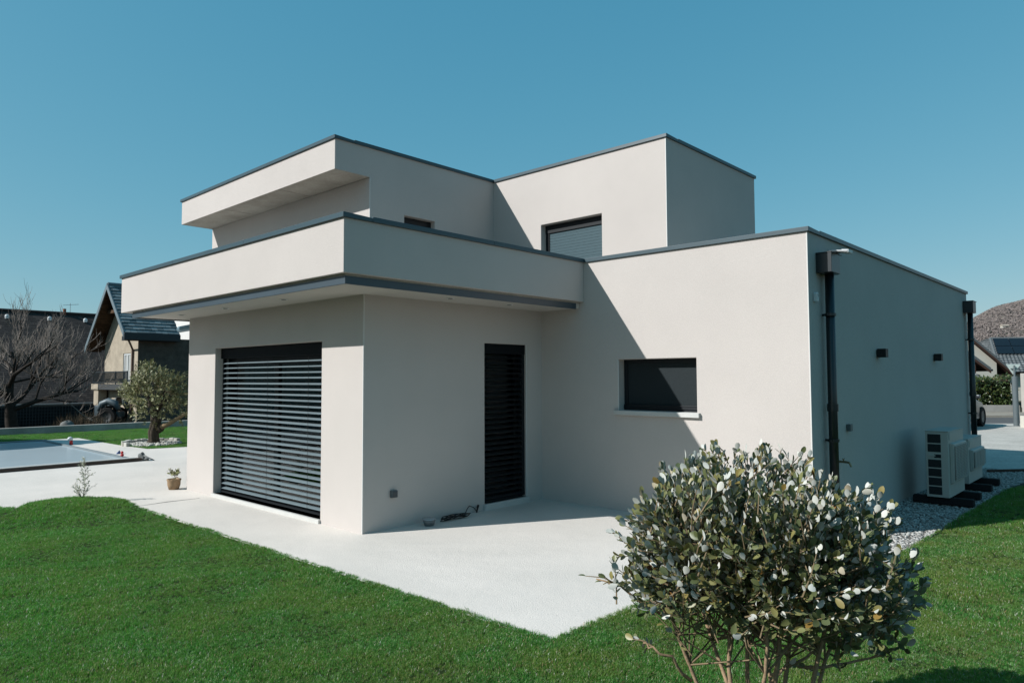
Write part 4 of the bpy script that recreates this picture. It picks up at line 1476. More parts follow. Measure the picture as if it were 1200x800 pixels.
m.build('strap_bundle', [GREY_CLOTH], smooth=True, label='grey bundle of pool cover straps at the near pool corner', cat='strap bundle', origin=(0.95, 9.15, 0))

# ------------------------------------------------------------------ lawn and gravel
def sees(x, y, z, margin=0.16):
    v = np.stack([x - CAM.x, y - CAM.y, z - CAM.z], -1)
    dz = v @ np.array(_F)
    px = (v @ np.array(_R2)) / np.maximum(dz, 1e-3) * F_PX / 600
    py = (v @ np.array(_U2)) / np.maximum(dz, 1e-3) * F_PX / 400
    return (dz > 0.3) & (np.abs(px) < 1 + margin * 2) & (py > -1 - margin * 2.2)


src = []
rb = random.Random(2)
for q in range(5):
    mb = MB()
    for k in range(18):
        a = rb.uniform(0, 6.28)
        r0 = rb.uniform(0, 0.024)
        bx_, by_ = r0 * math.cos(a), r0 * math.sin(a)
        b = rb.uniform(0, 6.28)
        h = rb.uniform(0.008, 0.021)
        lean = rb.uniform(0.2, 1.0) * h
        w = rb.uniform(0.0007, 0.0013)
        tx, ty = -math.sin(b) * w, math.cos(b) * w
        dx, dy = math.cos(b), math.sin(b)
        i = len(mb.v)
        mb.v += [(bx_ - tx, by_ - ty, -0.01), (bx_ + tx, by_ + ty, -0.01),
                 (bx_ + tx * .8 + dx * lean * .4, by_ + ty * .8 + dy * lean * .4, h * .62), (bx_ - tx * .8 + dx * lean * .4, by_ - ty * .8 + dy * lean * .4, h * .62),
                 (bx_ + dx * lean, by_ + dy * lean, h)]
        mb.f += [(i, i + 1, i + 2, i + 3), (i + 3, i + 2, i + 4)]
        dry = 1 if rb.random() < 0.12 else 0  # dry blades, the palest of them doubling as painted glints
        mb.m += [dry, dry]
    src.append(source(mb, 'grass_tuft', [BLADE, DRY_GLINT_BLADE]))
P = []
for (x0, x1, y0, y1, dens, dmin, dmax) in ((-12, 14, -13, 9, 4600, 0, 6.0), (-12, 14, -13, 9, 2800, 6.0, 9.5), (-14, 16, -14, 10, 1300, 9.5, 19), (-9, 10, 11, 19.6, 700, 0, 60)):
    n = int((x1 - x0) * (y1 - y0) * dens)
    x, y = RNG.uniform(x0, x1, n), RNG.uniform(y0, y1, n)
    dd = np.hypot(x - CAM.x, y - CAM.y)
    ok = (dd >= dmin) & (dd < dmax)
    jx, jy = x - RNG.normal(0.024, .010, n) * (y < 9), y - RNG.normal(0.014, .006, n) * (x > -0.9) * (y < 9)
    ok &= (in_poly(jx, jy, LAWN_A) | in_poly(jx, jy, LAWN_B)) & sees(x, y, np.zeros(n))
    x, y = x[ok], y[ok]
    on_slab = ~(in_poly(x, y, LAWN_A) | in_poly(x, y, LAWN_B))
    P.append(np.stack([x, y, np.where(on_slab, np.maximum(lawn_z(x, y), 0.001), lawn_z(x, y))], -1))
P = np.concatenate(P)
dd = np.hypot(P[:, 0] - CAM.x, P[:, 1] - CAM.y)
patch = 1 + 0.34 * np.sin(P[:, 0] * 3.1 + np.sin(P[:, 1] * 2.3) * 1.5) * np.sin(P[:, 1] * 2.7 + P[:, 0]) + 0.22 * np.sin(P[:, 0] * 9 + P[:, 1] * 7) * np.sin(P[:, 1] * 11 - P[:, 0] * 4)
scl = RNG.uniform(0.75, 1.25, len(P)) * patch * np.where(dd > 10, 1.25, 1.0)
print('tufts', len(P))
scatter('lawn_grass', P, RNG.uniform(0, 6.28, len(P)), scl, RNG.integers(0, 5, len(P)), src, [BLADE, DRY_GLINT_BLADE], tilt=0.28, label='short green lawn grass around the terrace', cat='grass')

# pebbles of the strip along the side wall
src = []
for q in range(4):
    mb = MB()
    mb.blob((0, 0, 0.3), (1, 0.75, 0.5), q, 0.2, 7, 5)
    src.append(source(mb, 'pebble', PEBBLE, smooth=True))
n = 20000
x, y = RNG.uniform(1.5, 11.0, n), RNG.uniform(-4.85, -3.52, n)
ok = in_poly(x, y, [(1.6, -3.52), (2.96, -3.52), (2.98, -3.70), (11.2, -3.70), (10.9, -4.5), (10.2, -4.78), (8.5, -4.58), (2.3, -4.48), (1.9, -3.88)])
x, y = x[ok], y[ok]
scatter('gravel_pebbles', np.stack([x, y, np.full(len(x), -0.022)], -1), RNG.uniform(0, 6.28, len(x)), RNG.uniform(0.008, 0.02, len(x)), RNG.integers(0, 4, len(x)), src, [PEBBLE], tilt=0.5,
        label='grey and white pebbles in the strip along the side wall', cat='gravel')

# ------------------------------------------------------------------ olive tree in its ring of stones
c = (2.52, 12.75, -0.03)
OT = thing('olive_tree', c, 'gnarled olive tree with grey-green crown in a ring of white stones', 'tree')
rs = np.random.default_rng(21)
mb = MB()
tp = [(0, 0, -0.08), (0.0, 0.0, 0.08), (-0.03, 0.02, 0.35), (0.02, -0.02, 0.62), (-0.02, 0.02, 0.9)]
for k in range(5):
    a = k * 1.257
    o = 0.055
    mb.tube([(c[0] + x + o * math.cos(a + z * 1.2) * (1.25 - .35 * z), c[1] + y + o * math.sin(a + z * 1.2) * (1.25 - .35 * z), c[2] + z) for x, y, z in tp],
            [0.09, 0.075, 0.068 + 0.01 * math.sin(k * 2), 0.07, 0.055], 9)
mb.blob((c[0], c[1], c[2] + 0.02), (0.175, 0.175, 0.12), 4, 0.3, 14, 8)
mb.blob((c[0] + 0.1, c[1] - 0.1, c[2] + 0.45), (0.09, 0.09, 0.12), 6, 0.3, 10, 7)
mb.build('trunk', [OLIVE_BARK], OT, smooth=True)
limb_ends = []
tt_ = np.array(TV)
for k, (dr_, up, ln) in enumerate(((-1.0, 0.55, 0.75), (-0.5, 1.0, 0.9), (0.15, 1.1, 0.95), (0.6, 0.9, 0.85), (-0.2, 0.7, 0.8), (0.3, 0.6, 0.7))):
    dv_ = norm(tt_ * dr_ + np.array(NV) * rs.uniform(-.7, .7) + np.array([0, 0, up]))
    p0 = np.array(c) + [0, 0, 0.82]
    p1 = p0 + dv_ * ln * 0.5 + rs.normal(0, .03, 3)
    p2 = p0 + dv_ * ln
    mb = MB()
    mb.tube([p0, p1, p2], [0.06, 0.04, 0.02], 7)
    mb.build('limb', [OLIVE_BARK], OT, smooth=True)
    limb_ends.append(p2)
p0 = np.array(c) + tt_ * 0.05 + [0, 0, 0.42]
mb = MB()
mb.tube([p0, p0 + tt_ * 0.30 + [0, 0, 0.12], p0 + tt_ * 0.75 + [0, 0, 0.38], p0 + tt_ * 1.15 + [0, 0, 0.62]], [0.075, 0.06, 0.045, 0.02], 8)
mb.build('limb', [OLIVE_LIMB], OT, smooth=True)
T, A, U = [], [], []
tw = MB()
cc = np.array(c) + [0, 0, 1.28] + tt_ * -0.06
for k in range(760):
    d = norm(rs.normal(size=3) + np.array([0, 0, 0.25]))
    q = rs.uniform(0.35, 1.0) ** 0.5
    lump = 1 + 0.16 * math.sin(5 * d[0] + 2) + 0.14 * math.sin(6 * d[2] + d[1] * 4)
    if k < 90:
        b = p0 + tt_ * rs.uniform(0.6, 1.25) + np.array([0, 0, 0.55]) + rs.normal(0, 0.2, 3) + np.array(NV) * rs.normal(0, .12)
    else:
        rad_ = np.array([0.69, 0.69, 0.64])
        b = cc + d * rad_ * q * lump
        if d[2] < -0.55 and rs.random() < 0.45:
            continue
    gd = norm(d * 0.65 + np.array([0, 0, 0.55]) + rs.normal(0, .25, 3))
    ln = rs.uniform(0.16, 0.34)
    e = b + gd * ln
    tw.tube([b, e], [0.004, 0.0015], 3)
    t, a, u = sprig(b, e, 17, 0.06, 0.55, rs)
    T += t
    A += a
    U += u
tw.build('twigs', [TWIG], OT)
tv, tf, tm = leaf_template(1, 0.26, fold=0.1, curl=0.05, st=3)
sc = rs.uniform(0.045, 0.085, len(T))
bulk('crown', tv, tf, tm, frames(np.array(A), np.array(U)) * sc[:, None, None], np.array(T), rs.random(len(T)) ** 1.2, [OLIVE_LEAF], OT, kind='stuff')
# the ring: a low kerb of slabs at the back, rounded stones in front
src = []
for q in range(4):
    mb = MB()
    mb.blob((0, 0, 0.35), (1, 0.8, 0.62), q + 9, 0.22, 8, 6)
    src.append(source(mb, 'stone', WHITE_STONE, smooth=True))
n = 560
a, q = rs.uniform(0, 6.28, n), np.sqrt(rs.uniform(0.06, 1, n))
x, y = c[0] + 0.62 * q * np.cos(a), c[1] + 0.62 * q * np.sin(a)
scatter('ring_stones', np.stack([x, y, np.full(n, 0.0) + 0.02 * (1 - q)], -1), rs.uniform(0, 6.28, n), rs.uniform(0.025, 0.055, n), rs.integers(0, 4, n), src, [WHITE_STONE], tilt=0.5,
        label='rounded white stones around the foot of the olive tree', cat='stones')
RG = thing('stone_border', (c[0], c[1], 0), 'curved border of pale stone blocks behind the olive tree', 'border')
for k in range(15):
    a = 0.35 + k * 0.21 - 0.1
    w0, w1 = a, a + 0.19
    mb = MB()
    mb.prism([(c[0] + r0_ * math.cos(w_), c[1] + r0_ * math.sin(w_)) for r0_, w_ in ((.64, w0), (.75, w0), (.75, w1), (.64, w1))], -0.08, 0.10 + 0.012 * math.sin(k * 2.2))
    mb.build('stone', [WHITE_STONE], RG, bevel=0.012)

# ------------------------------------------------------------------ silver-leaved shrub in the foreground
rs = np.random.default_rng(44)
vt = np.array(TV)          # picture-right, nearly
vn = np.array(NV)
BC = np.array([-1.515, -5.10, 0.0])
SH = thing('silver_shrub', tuple(BC), 'large rounded shrub with silvery leaves and bare brown stems on the lawn', 'shrub')


def crown_pt(d, q):
    """a point of the crown along direction d (t, n, z) at fraction q of its radius"""
    t, n, z = d
    lump = 1 + 0.09 * math.sin(4.2 * t + 1.7 * z + .6) + 0.07 * math.sin(7 * n + 3 * t) + 0.05 * math.sin(9 * t - 5 * z)
    rz = 0.385 if z > 0 else 0.29
    if z > 0:
        h = math.hypot(t, n)
        g = (1 - z ** 3.2) ** (1 / 3.2) / max(h, 1e-3)
        t, n = t * g, n * g
    sag = -0.10 * max(t, 0) ** 2
    return BC + (vt * (t * 0.605 + 0.02) + vn * n * 0.52 + np.array([0, 0, z * rz])) * q * lump + np.array([0, 0, 0.895 + sag])


stem_tops = []
base_c = BC + vt * (-0.02) + np.array([0, 0, 0])
for k, (tb, nb, tt0, nt0, rad) in enumerate(((-0.20, 0.02, -0.44, 0.0, 0.011), (-0.10, -0.06, -0.16, -0.1, 0.0125), (0.02, 0.05, -0.05, 0.2, 0.013), (0.05, -0.05, 0.02, -0.15, 0.014),
                                             (0.09, 0.04, 0.22, 0.1, 0.0125), (0.15, -0.03, 0.38, -0.12, 0.0125), (0.20, 0.04, 0.55, 0.12, 0.011), (-0.05, 0.10, -0.30, 0.3, 0.0115), (0.13, 0.09, 0.1, 0.35, 0.0115), (-0.02, -0.10, -0.08, -0.3, 0.011))):
    p0 = base_c + vt * tb + vn * nb + np.array([0, 0, -0.05])
    top = BC + vt * tt0 + vn * nt0 + np.array([0, 0, rs.uniform(0.78, 0.98)])
    pts = []
    for u in np.linspace(0, 1, 8):
        w = p0 + (top - p0) * u + vt * 0.02 * math.sin(u * 7 + k) + vn * 0.02 * math.cos(u * 6 + 2 * k) - vt * (tt0 - tb) * 0.25 * math.sin(u * math.pi)
        pts.append(w)
    mb = MB()
    mb.tube(pts, list(np.linspace(rad, rad * 0.55, 8)), 8)
    mb.build('stem', [STEM], SH, smooth=True)
    stem_tops.append(pts)
# a few crooked bare side branches low down
lows = [[(-0.10, 0, 0.28), (0.02, -0.03, 0.36), (0.10, -0.04, 0.47), (0.20, 0.0, 0.43)], [(-0.03, 0, 0.46), (-0.08, -0.05, 0.58), (-0.16, -0.05, 0.66), (-0.22, -0.08, 0.76)],
        [(0.04, 0, 0.40), (0.18, -0.05, 0.50), (0.30, -0.08, 0.62), (0.42, -0.06, 0.68)], [(-0.30, 0, 0.36), (-0.38, -0.04, 0.48), (-0.47, -0.05, 0.52), (-0.50, -0.02, 0.53)],
        [(-0.12, 0, 0.66), (0.0, -0.06, 0.58), (0.12, -0.1, 0.55), (0.24, -0.1, 0.60)], [(0.16, 0, 0.44), (0.30, -0.05, 0.47), (0.44, -0.05, 0.50), (0.52, -0.1, 0.56)],
        [(-0.36, 0, 0.62), (-0.50, -0.04, 0.70), (-0.60, -0.05, 0.78), (-0.70, -0.02, 0.80)]]
low_tips = []
for br in lows:
    pts = [BC + vt * t + vn * n + np.array([0, 0, z]) for t, n, z in br]
    mb = MB()
    fine = []
    for a, b in zip(pts, pts[1:]):
        for u in (0, .33, .66):
            fine.append(a + (b - a) * u + rs.normal(0, .004, 3))
    fine.append(pts[-1])
    mb.tube(fine, list(np.linspace(0.008, 0.0035, len(fine))), 6)
    mb.build('side_branch', [STEM], SH, smooth=True)
    low_tips.append((fine[-4], fine[-1]))
T, A, U, V_ = [], [], [], []
tw = MB()


def shoot(b, e, n, keepf=1.0):
    ax = norm(e - b)
    mid = (b + e) / 2 + rs.normal(0, .008, 3)
    tw.tube([b, mid, e], [0.0036, 0.0028, 0.0016], 4)
    ref = norm(np.cross(ax, rs.normal(size=3)))
    for k in range(n):
        u = (k + 0.6) / n
        p = b + (e - b) * u
        ref2 = norm(np.cross(ax, ref))
        rad = ref if k % 2 == 0 else ref2
        for sgn in (1, -1):
            if rs.random() > 0.93 * keepf:
                continue
            r_ = rad * sgn
            hi = np.clip((p[2] - 0.66) / 0.24, 0, 1)
            op = rs.uniform(0.35, 0.75) * (1 - hi) + rs.uniform(0.12, 0.42) * hi
            A.append(norm(ax * (1 - op) + r_ * op + rs.normal(0, .12, 3)))
            U.append(norm(ax * (0.75 - 0.55 * hi) - r_ * (0.6 + 0.5 * hi) + rs.normal(0, .22, 3)))
            T.append(p + r_ * 0.003)
            V_.append(rs.random() ** 1.15)
    A.append(norm(ax + rs.normal(0, .15, 3)))
    U.append(norm(rs.normal(size=3)))
    T.append(e)
    V_.append(rs.random())


ns_ = 1350
for k in range(ns_):
    z = rs.uniform(-0.78, 1.0) if k % 7 else rs.uniform(0.80, 1.0)
    a = rs.uniform(0, 6.283)
    s_ = math.sqrt(max(0, 1 - z * z))
    d = np.array([s_ * math.cos(a), s_ * math.sin(a), z])
    inner = k % 4 == 0
    q = rs.uniform(0.55, 0.8) if inner else rs.uniform(0.84, 1.06)
    e = crown_pt(d, q)
    dw = norm(vt * d[0] * 0.7 + vn * d[1] * 0.7 + np.array([0, 0, d[2] * 0.5 + 0.50]) + rs.normal(0, .28, 3))
    if z < -0.25:
        dw = norm(dw + np.array([0, 0, -0.25]))
        if rs.random() < 0.55:
            continue
    b = e - dw * rs.uniform(0.14, 0.24)
    shoot(b, e, int(rs.integers(5, 8)))
    # carry the twig back towards the stems
    if k % 4 == 1 and z > -0.5:
        pt = stem_tops[k // 4 % len(stem_tops)]
        g = pt[int(rs.integers(4, 8))]
        tw.tube([b, (b + g) / 2 + np.array([0, 0, -0.03]) + rs.normal(0, .015, 3), g], [0.0028, 0.0034, 0.0042], 5)
for b, e in low_tips:
    shoot(np.array(b), np.array(e) + norm(np.array(e) - np.array(b)) * 0.05, 3, 0.5)
    for _ in range(1):
        e2 = np.array(e) + rs.normal(0, .06, 3) + np.array([0, 0, .04])
        shoot(np.array(b), e2, 3, 0.45)
# long outlying shoots that break the outline
for t, n, z in ((-0.70, -0.05, 0.98), (-0.72, 0.05, 0.88), (-0.69, 0.1, 1.06), (0.72, -0.1, 0.72), (0.78, 0.05, 0.80), (0.62, -0.1, 0.62), (0.02, 0.1, 1.42), (-0.22, 0.0, 1.42), (0.24, 0.05, 1.39), (-0.5, 0.1, 1.24), (0.5, 0.0, 1.25)):
    e = BC + vt * t + vn * n + np.array([0, 0, z])
    t, n, z = t * .88 + .03, n * .8, 0.9 + (z - 0.9) * 0.88
    e = BC + vt * t + vn * n + np.array([0, 0, z])
    i = BC + vt * t * 0.7 + vn * n + np.array([0, 0, 0.9 + (z - 0.9) * 0.6])
    shoot(i, e, 7)
T, A, U, V_ = np.array(T), np.array(A), np.array(U), np.array(V_)
tw.build('twigs', [TWIG], SH, kind='stuff')
tv, tf, tm = leaf_template(1, 0.60, fold=0.12, curl=0.10, st=6, two=True, off=0.010, prof=((0, .08), (.13, .52), (.36, .92), (.64, 1.0), (.88, .66), (1, .14)))
sc = rs.uniform(0.025, 0.046, len(T))
R = frames(A, U) * sc[:, None, None]
print('shrub leaves', len(T))
# the 300 that show largest: nearest the lens and facing it become single leaves
vd = T - np.array(CAM)
dist = np.linalg.norm(vd, axis=1)
facing = np.abs((R[:, :, 2] / sc[:, None] * (vd / dist[:, None])).sum(1))
ctr = BC + np.array([0, 0, 0.9])
outer = ((T - ctr) * norm(np.array(CAM) - ctr)).sum(1)
score = facing * sc ** 2 / dist ** 2 * np.clip((outer + 0.15) * 3, 0.02, 1.2)
big = np.argsort(-score)[:300]
mask = np.ones(len(T), bool)
mask[big] = False
bulk('foliage', tv, tf, tm, R[mask], T[mask], V_[mask], [LEAF_TOP, LEAF_UNDER], SH, kind='stuff')
leaf_meshes = []
for k in range(10):
    me = bpy.data.meshes.new('leaf')
    me.from_pydata(tv.tolist(), [], tf)
    me.materials.append(LEAF_TOP)
    me.materials.append(LEAF_UNDER)
    me.polygons.foreach_set('material_index', tm)
    me.polygons.foreach_set('use_smooth', [True] * len(tf))
    at = me.attributes.new('var', 'FLOAT', 'POINT')
    at.data.foreach_set('value', [((k + 0.5) / 10) ** 1.15] * len(tv))
    leaf_meshes.append(me)
for j, i in enumerate(big):
    ob = bpy.data.objects.new('leaf', leaf_meshes[j % 10])
    COL.objects.link(ob)
    ob.parent = SH
    M = Matrix([list(R[i][0]), list(R[i][1]), list(R[i][2])]).to_4x4()
    M.translation = Vector(T[i] - BC)
    ob.matrix_basis = M

# ------------------------------------------------------------------ low garden wall behind the pool
m = MB()
m.hexa([(-12, 19.62, -0.7), (11, 18.80, -0.7), (11, 19.02, -0.7), (-12, 19.84, -0.7), (-12, 19.62, 0.21), (11, 18.80, 0.21), (11, 19.02, 0.21), (-12, 19.84, 0.21)])
m.build('garden_wall', [LOWWALL], origin=(0, 19.3, 0), bevel=0.01, label='low grey concrete wall along the far edge of the back lawn', cat='wall')

# ------------------------------------------------------------------ neighbour house with the balcony (axes as ours)
NX, NY0, NY1, NZG = 8.0, 30.0, 34.75, -0.62
NH = thing('gabled_house', (NX, 32, NZG), 'old cream gabled house with slate roof and a balcony behind the pool', 'house')
RX, RXE = 7.25, 9.80
EY0, EZ0, AY, AZ_, EY1, EZ1 = 29.6, 3.86, 32.15, 6.38, 35.35, 3.30
m = MB()
m.prism([(NX + 0.003, NY0), (20.5, NY0), (20.5, NY0 + 0.25), (NX + 0.255, NY0 + 0.25)], NZG, 3.66)
m.build('side_wall', [STONEWALL], NH)
m = MB()
# gable wall with a door opening
dy0, dy1, dz0, dz1 = 30.95, 32.0, 1.4, 2.95
k0 = lambda y: (AZ_ - 0.22 - (AY - y) / (AY - EY0) * (AZ_ - EZ0)) if y < AY else (AZ_ - 0.22 - (y - AY) / (EY1 - AY) * (AZ_ - EZ1))
for a, b in ((NY0 + 0.004, dy0), (dy1, AY), (AY, NY1)):
    m.hexa([(NX - 0.002, a, NZG), (NX + 0.25, a, NZG), (NX + 0.25, b, NZG), (NX - 0.002, b, NZG), (NX - 0.002, a, k0(a)), (NX + 0.25, a, k0(a)), (NX + 0.25, b, k0(b)), (NX - 0.002, b, k0(b))])
m.box(NX - 0.002, dy0, NZG, NX + 0.25, dy1, dz0)
m.hexa([(NX - 0.002, dy0, dz1), (NX + 0.25, dy0, dz1), (NX + 0.25, dy1, dz1), (NX - 0.002, dy1, dz1), (NX - 0.002, dy0, k0(dy0)), (NX + 0.25, dy0, k0(dy0)), (NX + 0.25, dy1, k0(dy1)), (NX - 0.002, dy1, k0(dy1))])
m.build('gable_wall', [CREAM], NH)
m = MB()
m.box(NX + 0.25, NY1 - 0.25, NZG, 20.5, NY1, 3.2)
m.build('side_wall', [STONEWALL], NH)
m = MB()
for a, b in ((dy0, dy0 + 0.09), (dy1 - 0.09, dy1), ((dy0 + dy1) / 2 - 0.04, (dy0 + dy1) / 2 + 0.04)):
    m.box(NX + 0.03, a, dz0, NX + 0.10, b, dz1)
m.box(NX + 0.031, dy0 + 0.09, dz1 - 0.09, NX + 0.099, dy1 - 0.09, dz1)
do_ = m.build('balcony_door', [WHITE], NH)
m = MB()
m.box(NX + 0.06, dy0 + 0.09, dz0, NX + 0.07, dy1 - 0.09, dz1 - 0.09)
m.build('pane', [mat('door_curtain', (0.45, 0.46, 0.44), 0.6, 0.4, var=0.2, vscale=3)], do_)


def pitched(name_parent, x0, x1, e0, a0, thick, rows, cols, tile_m, deck_m, seed, lift=1.0):
    """one roof slope as courses of single tiles; e0,a0 = (y,z) of eave and ridge"""
    rs_ = np.random.default_rng(seed)
    e, a = Vector((0, *e0)), Vector((0, *a0))
    dirv = a - e
    up = dirv.normalized()
    nrm = Vector((1, 0, 0)).cross(up)
    if nrm.z < 0:
        nrm = -nrm
    m = MB()
    q = [Vector((x0, *e0)), Vector((x1, *e0)), Vector((x1, *a0)), Vector((x0, *a0))]
    m.hexa([p - nrm * thick for p in q] + [p - nrm * 0.004 for p in q])
    deck = m.build('roof', deck_m, name_parent)
    L = dirv.length
    sx = (x1 - x0) / cols
    tmpl = np.array([(0, 0, 0), (1, 0, 0), (1, 1, 0), (0, 1, 0), (0, 0, 1), (1, 0, 1), (1, 1, 0.25), (0, 1, 0.25)], float)
    tf_ = [(4, 5, 6, 7), (0, 1, 5, 4), (1, 2, 6, 5), (3, 0, 4, 7)]
    Rm, Tm, var = [], [], []
    hrow = L / rows
    for i in range(rows):
        off = 0.5 * (i % 2)
        for j in range(cols + (1 if off else 0)):
            xa = x0 + (j - off) * sx
            xb = xa + sx - 0.012
            xa, xb = max(xa, x0), min(xb, x1)
            if xb - xa < 0.02:
                continue
            h = (0.035 + rs_.uniform(0, .015)) * lift
            M = np.stack([np.array((xb - xa, 0, 0)), np.array(up) * hrow * 0.995, np.array(nrm) * h], -1)
            Rm.append(M)
            Tm.append(np.array(e + up * (hrow * i)) + np.array((xa, 0, 0)))
            var.append(rs_.random())
    bulk('roof_tiles', tmpl, tf_, [0] * 4, np.array(Rm), np.array(Tm), var, [tile_m], name_parent, smooth=False, kind='stuff')
    return deck


pitched(NH, RX, RXE, (EY0, EZ0), (AY, AZ_), 0.12, 15, 9, NTILE, [WOOD_DARK], 1)
pitched(NH, RX, RXE, (EY1, EZ1), (AY, AZ_), 0.12, 17, 9, NTILE, [WOOD_DARK], 2)
m = MB()
m.tube([(RX, AY, AZ_ + 0.02), (RXE, AY, AZ_ + 0.02)], 0.10, 8)
m.build('ridge_cap', [NTRIM], NH)
# verge boards and eave gutter
for (ya, za, yb, zb) in ((EY0, EZ0, AY, AZ_), (EY1, EZ1, AY, AZ_)):
    m = MB()
    s_ = 1 if ya < AY else -1
    m.hexa([(RX - 0.05, ya, za - 0.24), (RX - 0.003, ya, za - 0.24), (RX - 0.003, yb, zb - 0.24), (RX - 0.05, yb, zb - 0.24),
            (RX - 0.05, ya, za + 0.06), (RX - 0.003, ya, za + 0.06), (RX - 0.003, yb, zb + 0.06), (RX - 0.05, yb, zb + 0.06)])
    m.build('verge_board', [NTRIM], NH)
m = MB()
m.box(RX - 0.04, EY0 - 0.10, EZ0 - 0.34, RXE, EY0 - 0.004, EZ0 - 0.01)
m.build('eave_gutter', [NGUTTER], NH, bevel=0.02)
m = MB()
m.box(RX + 0.01, EY0 + 0.01, EZ0 - 0.36, RXE - 0.01, NY0 - 0.004, EZ0 - 0.15)
m.build('eave_soffit', [NGUTTER], NH)
# boards seen under the verge overhang
for sgn, (ye, ze) in ((1, (EY0, EZ0)), (-1, (EY1, EZ1))):
    k = 13
    bmesh_ = None
    for j in range(k):
        u0, u1 = (j + 0.06) / k, (j + 0.94) / k
        ya, za = ye + (AY - ye) * u0, ze + (AZ_ - ze) * u0 - 0.175
        yb, zb = ye + (AY - ye) * u1, ze + (AZ_ - ze) * u1 - 0.175
        m = MB()
        m.hexa([(RX, ya, za - 0.03), (NX - 0.01, ya, za - 0.03), (NX - 0.01, yb, zb - 0.03), (RX, yb, zb - 0.03), (RX, ya, za), (NX - 0.01, ya, za), (NX - 0.01, yb, zb), (RX, yb, zb)])
        m.build('board', [WOOD_DARK], NH)
m = MB()
m.box(RX + 0.35, AY - 1.0, 5.0, NX - 0.02, AY + 1.25, 5.16)
m.build('tie_beam', [WOOD_DARK], NH)
# downpipe on the gable corner
m = MB()
m.tube([(RX + 0.2, EY0 + 0.05, EZ0 - 0.35), (NX - 0.06, 30.55, EZ0 - 0.75), (NX - 0.07, 30.55, 1.3), (NX - 0.07, 30.55, NZG)], 0.05, 8)
m.build('downpipe', [mat('brown_pipe', (0.085, 0.05, 0.038), 0.5, 0.3)], NH)
# balcony
m = MB()
m.box(7.45, 30.0, 1.14, NX - 0.006, 33.84, 1.41)
bo = m.build('balcony', [mat('balcony_slab', (0.06, 0.065, 0.068), 0.8, 0.2)], NH)
m = MB()
m.box(7.43, 33.845, 1.12, NX - 0.006, 34.9, 1.42)
m.build('slab_end', [CREAM], bo)
m = MB()
m.box(7.5, 34.0, NZG, 7.9, 34.7, 1.115)
m.build('balcony_post', [CREAM], NH)
m = MB()
m.box(7.49, 29.9, 2.0, 7.53, 34.9, 2.05)
m.box(7.49, 29.9, 1.47, 7.53, 34.9, 1.51)
ra = m.build('railing', [RAILING], NH)
m = MB()
m.box(-0.014, -0.014, 0, 0.014, 0.014, 0.52)
bm_ = m.mesh('baluster', RAILING)
for j in range(38):
    put('baluster', bm_, ra, (7.51 - NX, 29.95 + j * 0.13 - 32, 1.49 - NZG))
m = MB()
m.box(-0.02, -0.02, 0, 0.02, 0.02, 0.66)
bm_ = m.mesh('newel', RAILING)
for y in (29.92, 31.5, 33.2, 34.88):
    put('newel', bm_, ra, (7.51 - NX, y - 32, 1.40 - NZG))
m = MB()
m.box(NX + 0.3, NY0 + 0.3, NZG, 20.4, NY1 - 0.3, NZG + 0.05)
m.build('floor_slab', [BARN_WALL], NH)

WH = thing('white_house', (15, 37, -0.7), 'white house just visible behind the end of the slate roof', 'house')
m = MB()
m.box(12, 33.6, -0.8, 19, 40, 5.3)
m.build('wall', [mat('white_render', (0.78, 0.77, 0.74), 0.9, 0.15, var=0.05)], WH)
m = MB()
m.box(11.9, 33.5, 5.303, 19.1, 40.1, 5.45)
m.build('roof', [NTRIM], WH)

# small tractor under the balcony
c = (7.0, 31.6, NZG + 0.02)
TR = thing('small_tractor', c, 'small grey-blue tractor parked under the balcony of the cream house', 'tractor', rz=0)
dr_ = np.array((0.70, -0.72, 0.0))                    # nose points to picture-left is -dr_
sd = np.array((0.72, 0.70, 0.0))


def TP(u, w, z):
    q = np.array(c) + dr_ * u + sd * w
    return (q[0], q[1], c[2] + z)


def tbox(m, u0, w0, z0, u1, w1, z1, tu=0.0, tw_=0.0):
    m.hexa([TP(u0, w0, z0), TP(u1, w0, z0), TP(u1, w1, z0), TP(u0, w1, z0), TP(u0 + tu, w0 + tw_, z1), TP(u1 - tu, w0 + tw_, z1), TP(u1 - tu, w1 - tw_, z1), TP(u0 + tu, w1 - tw_, z1)])


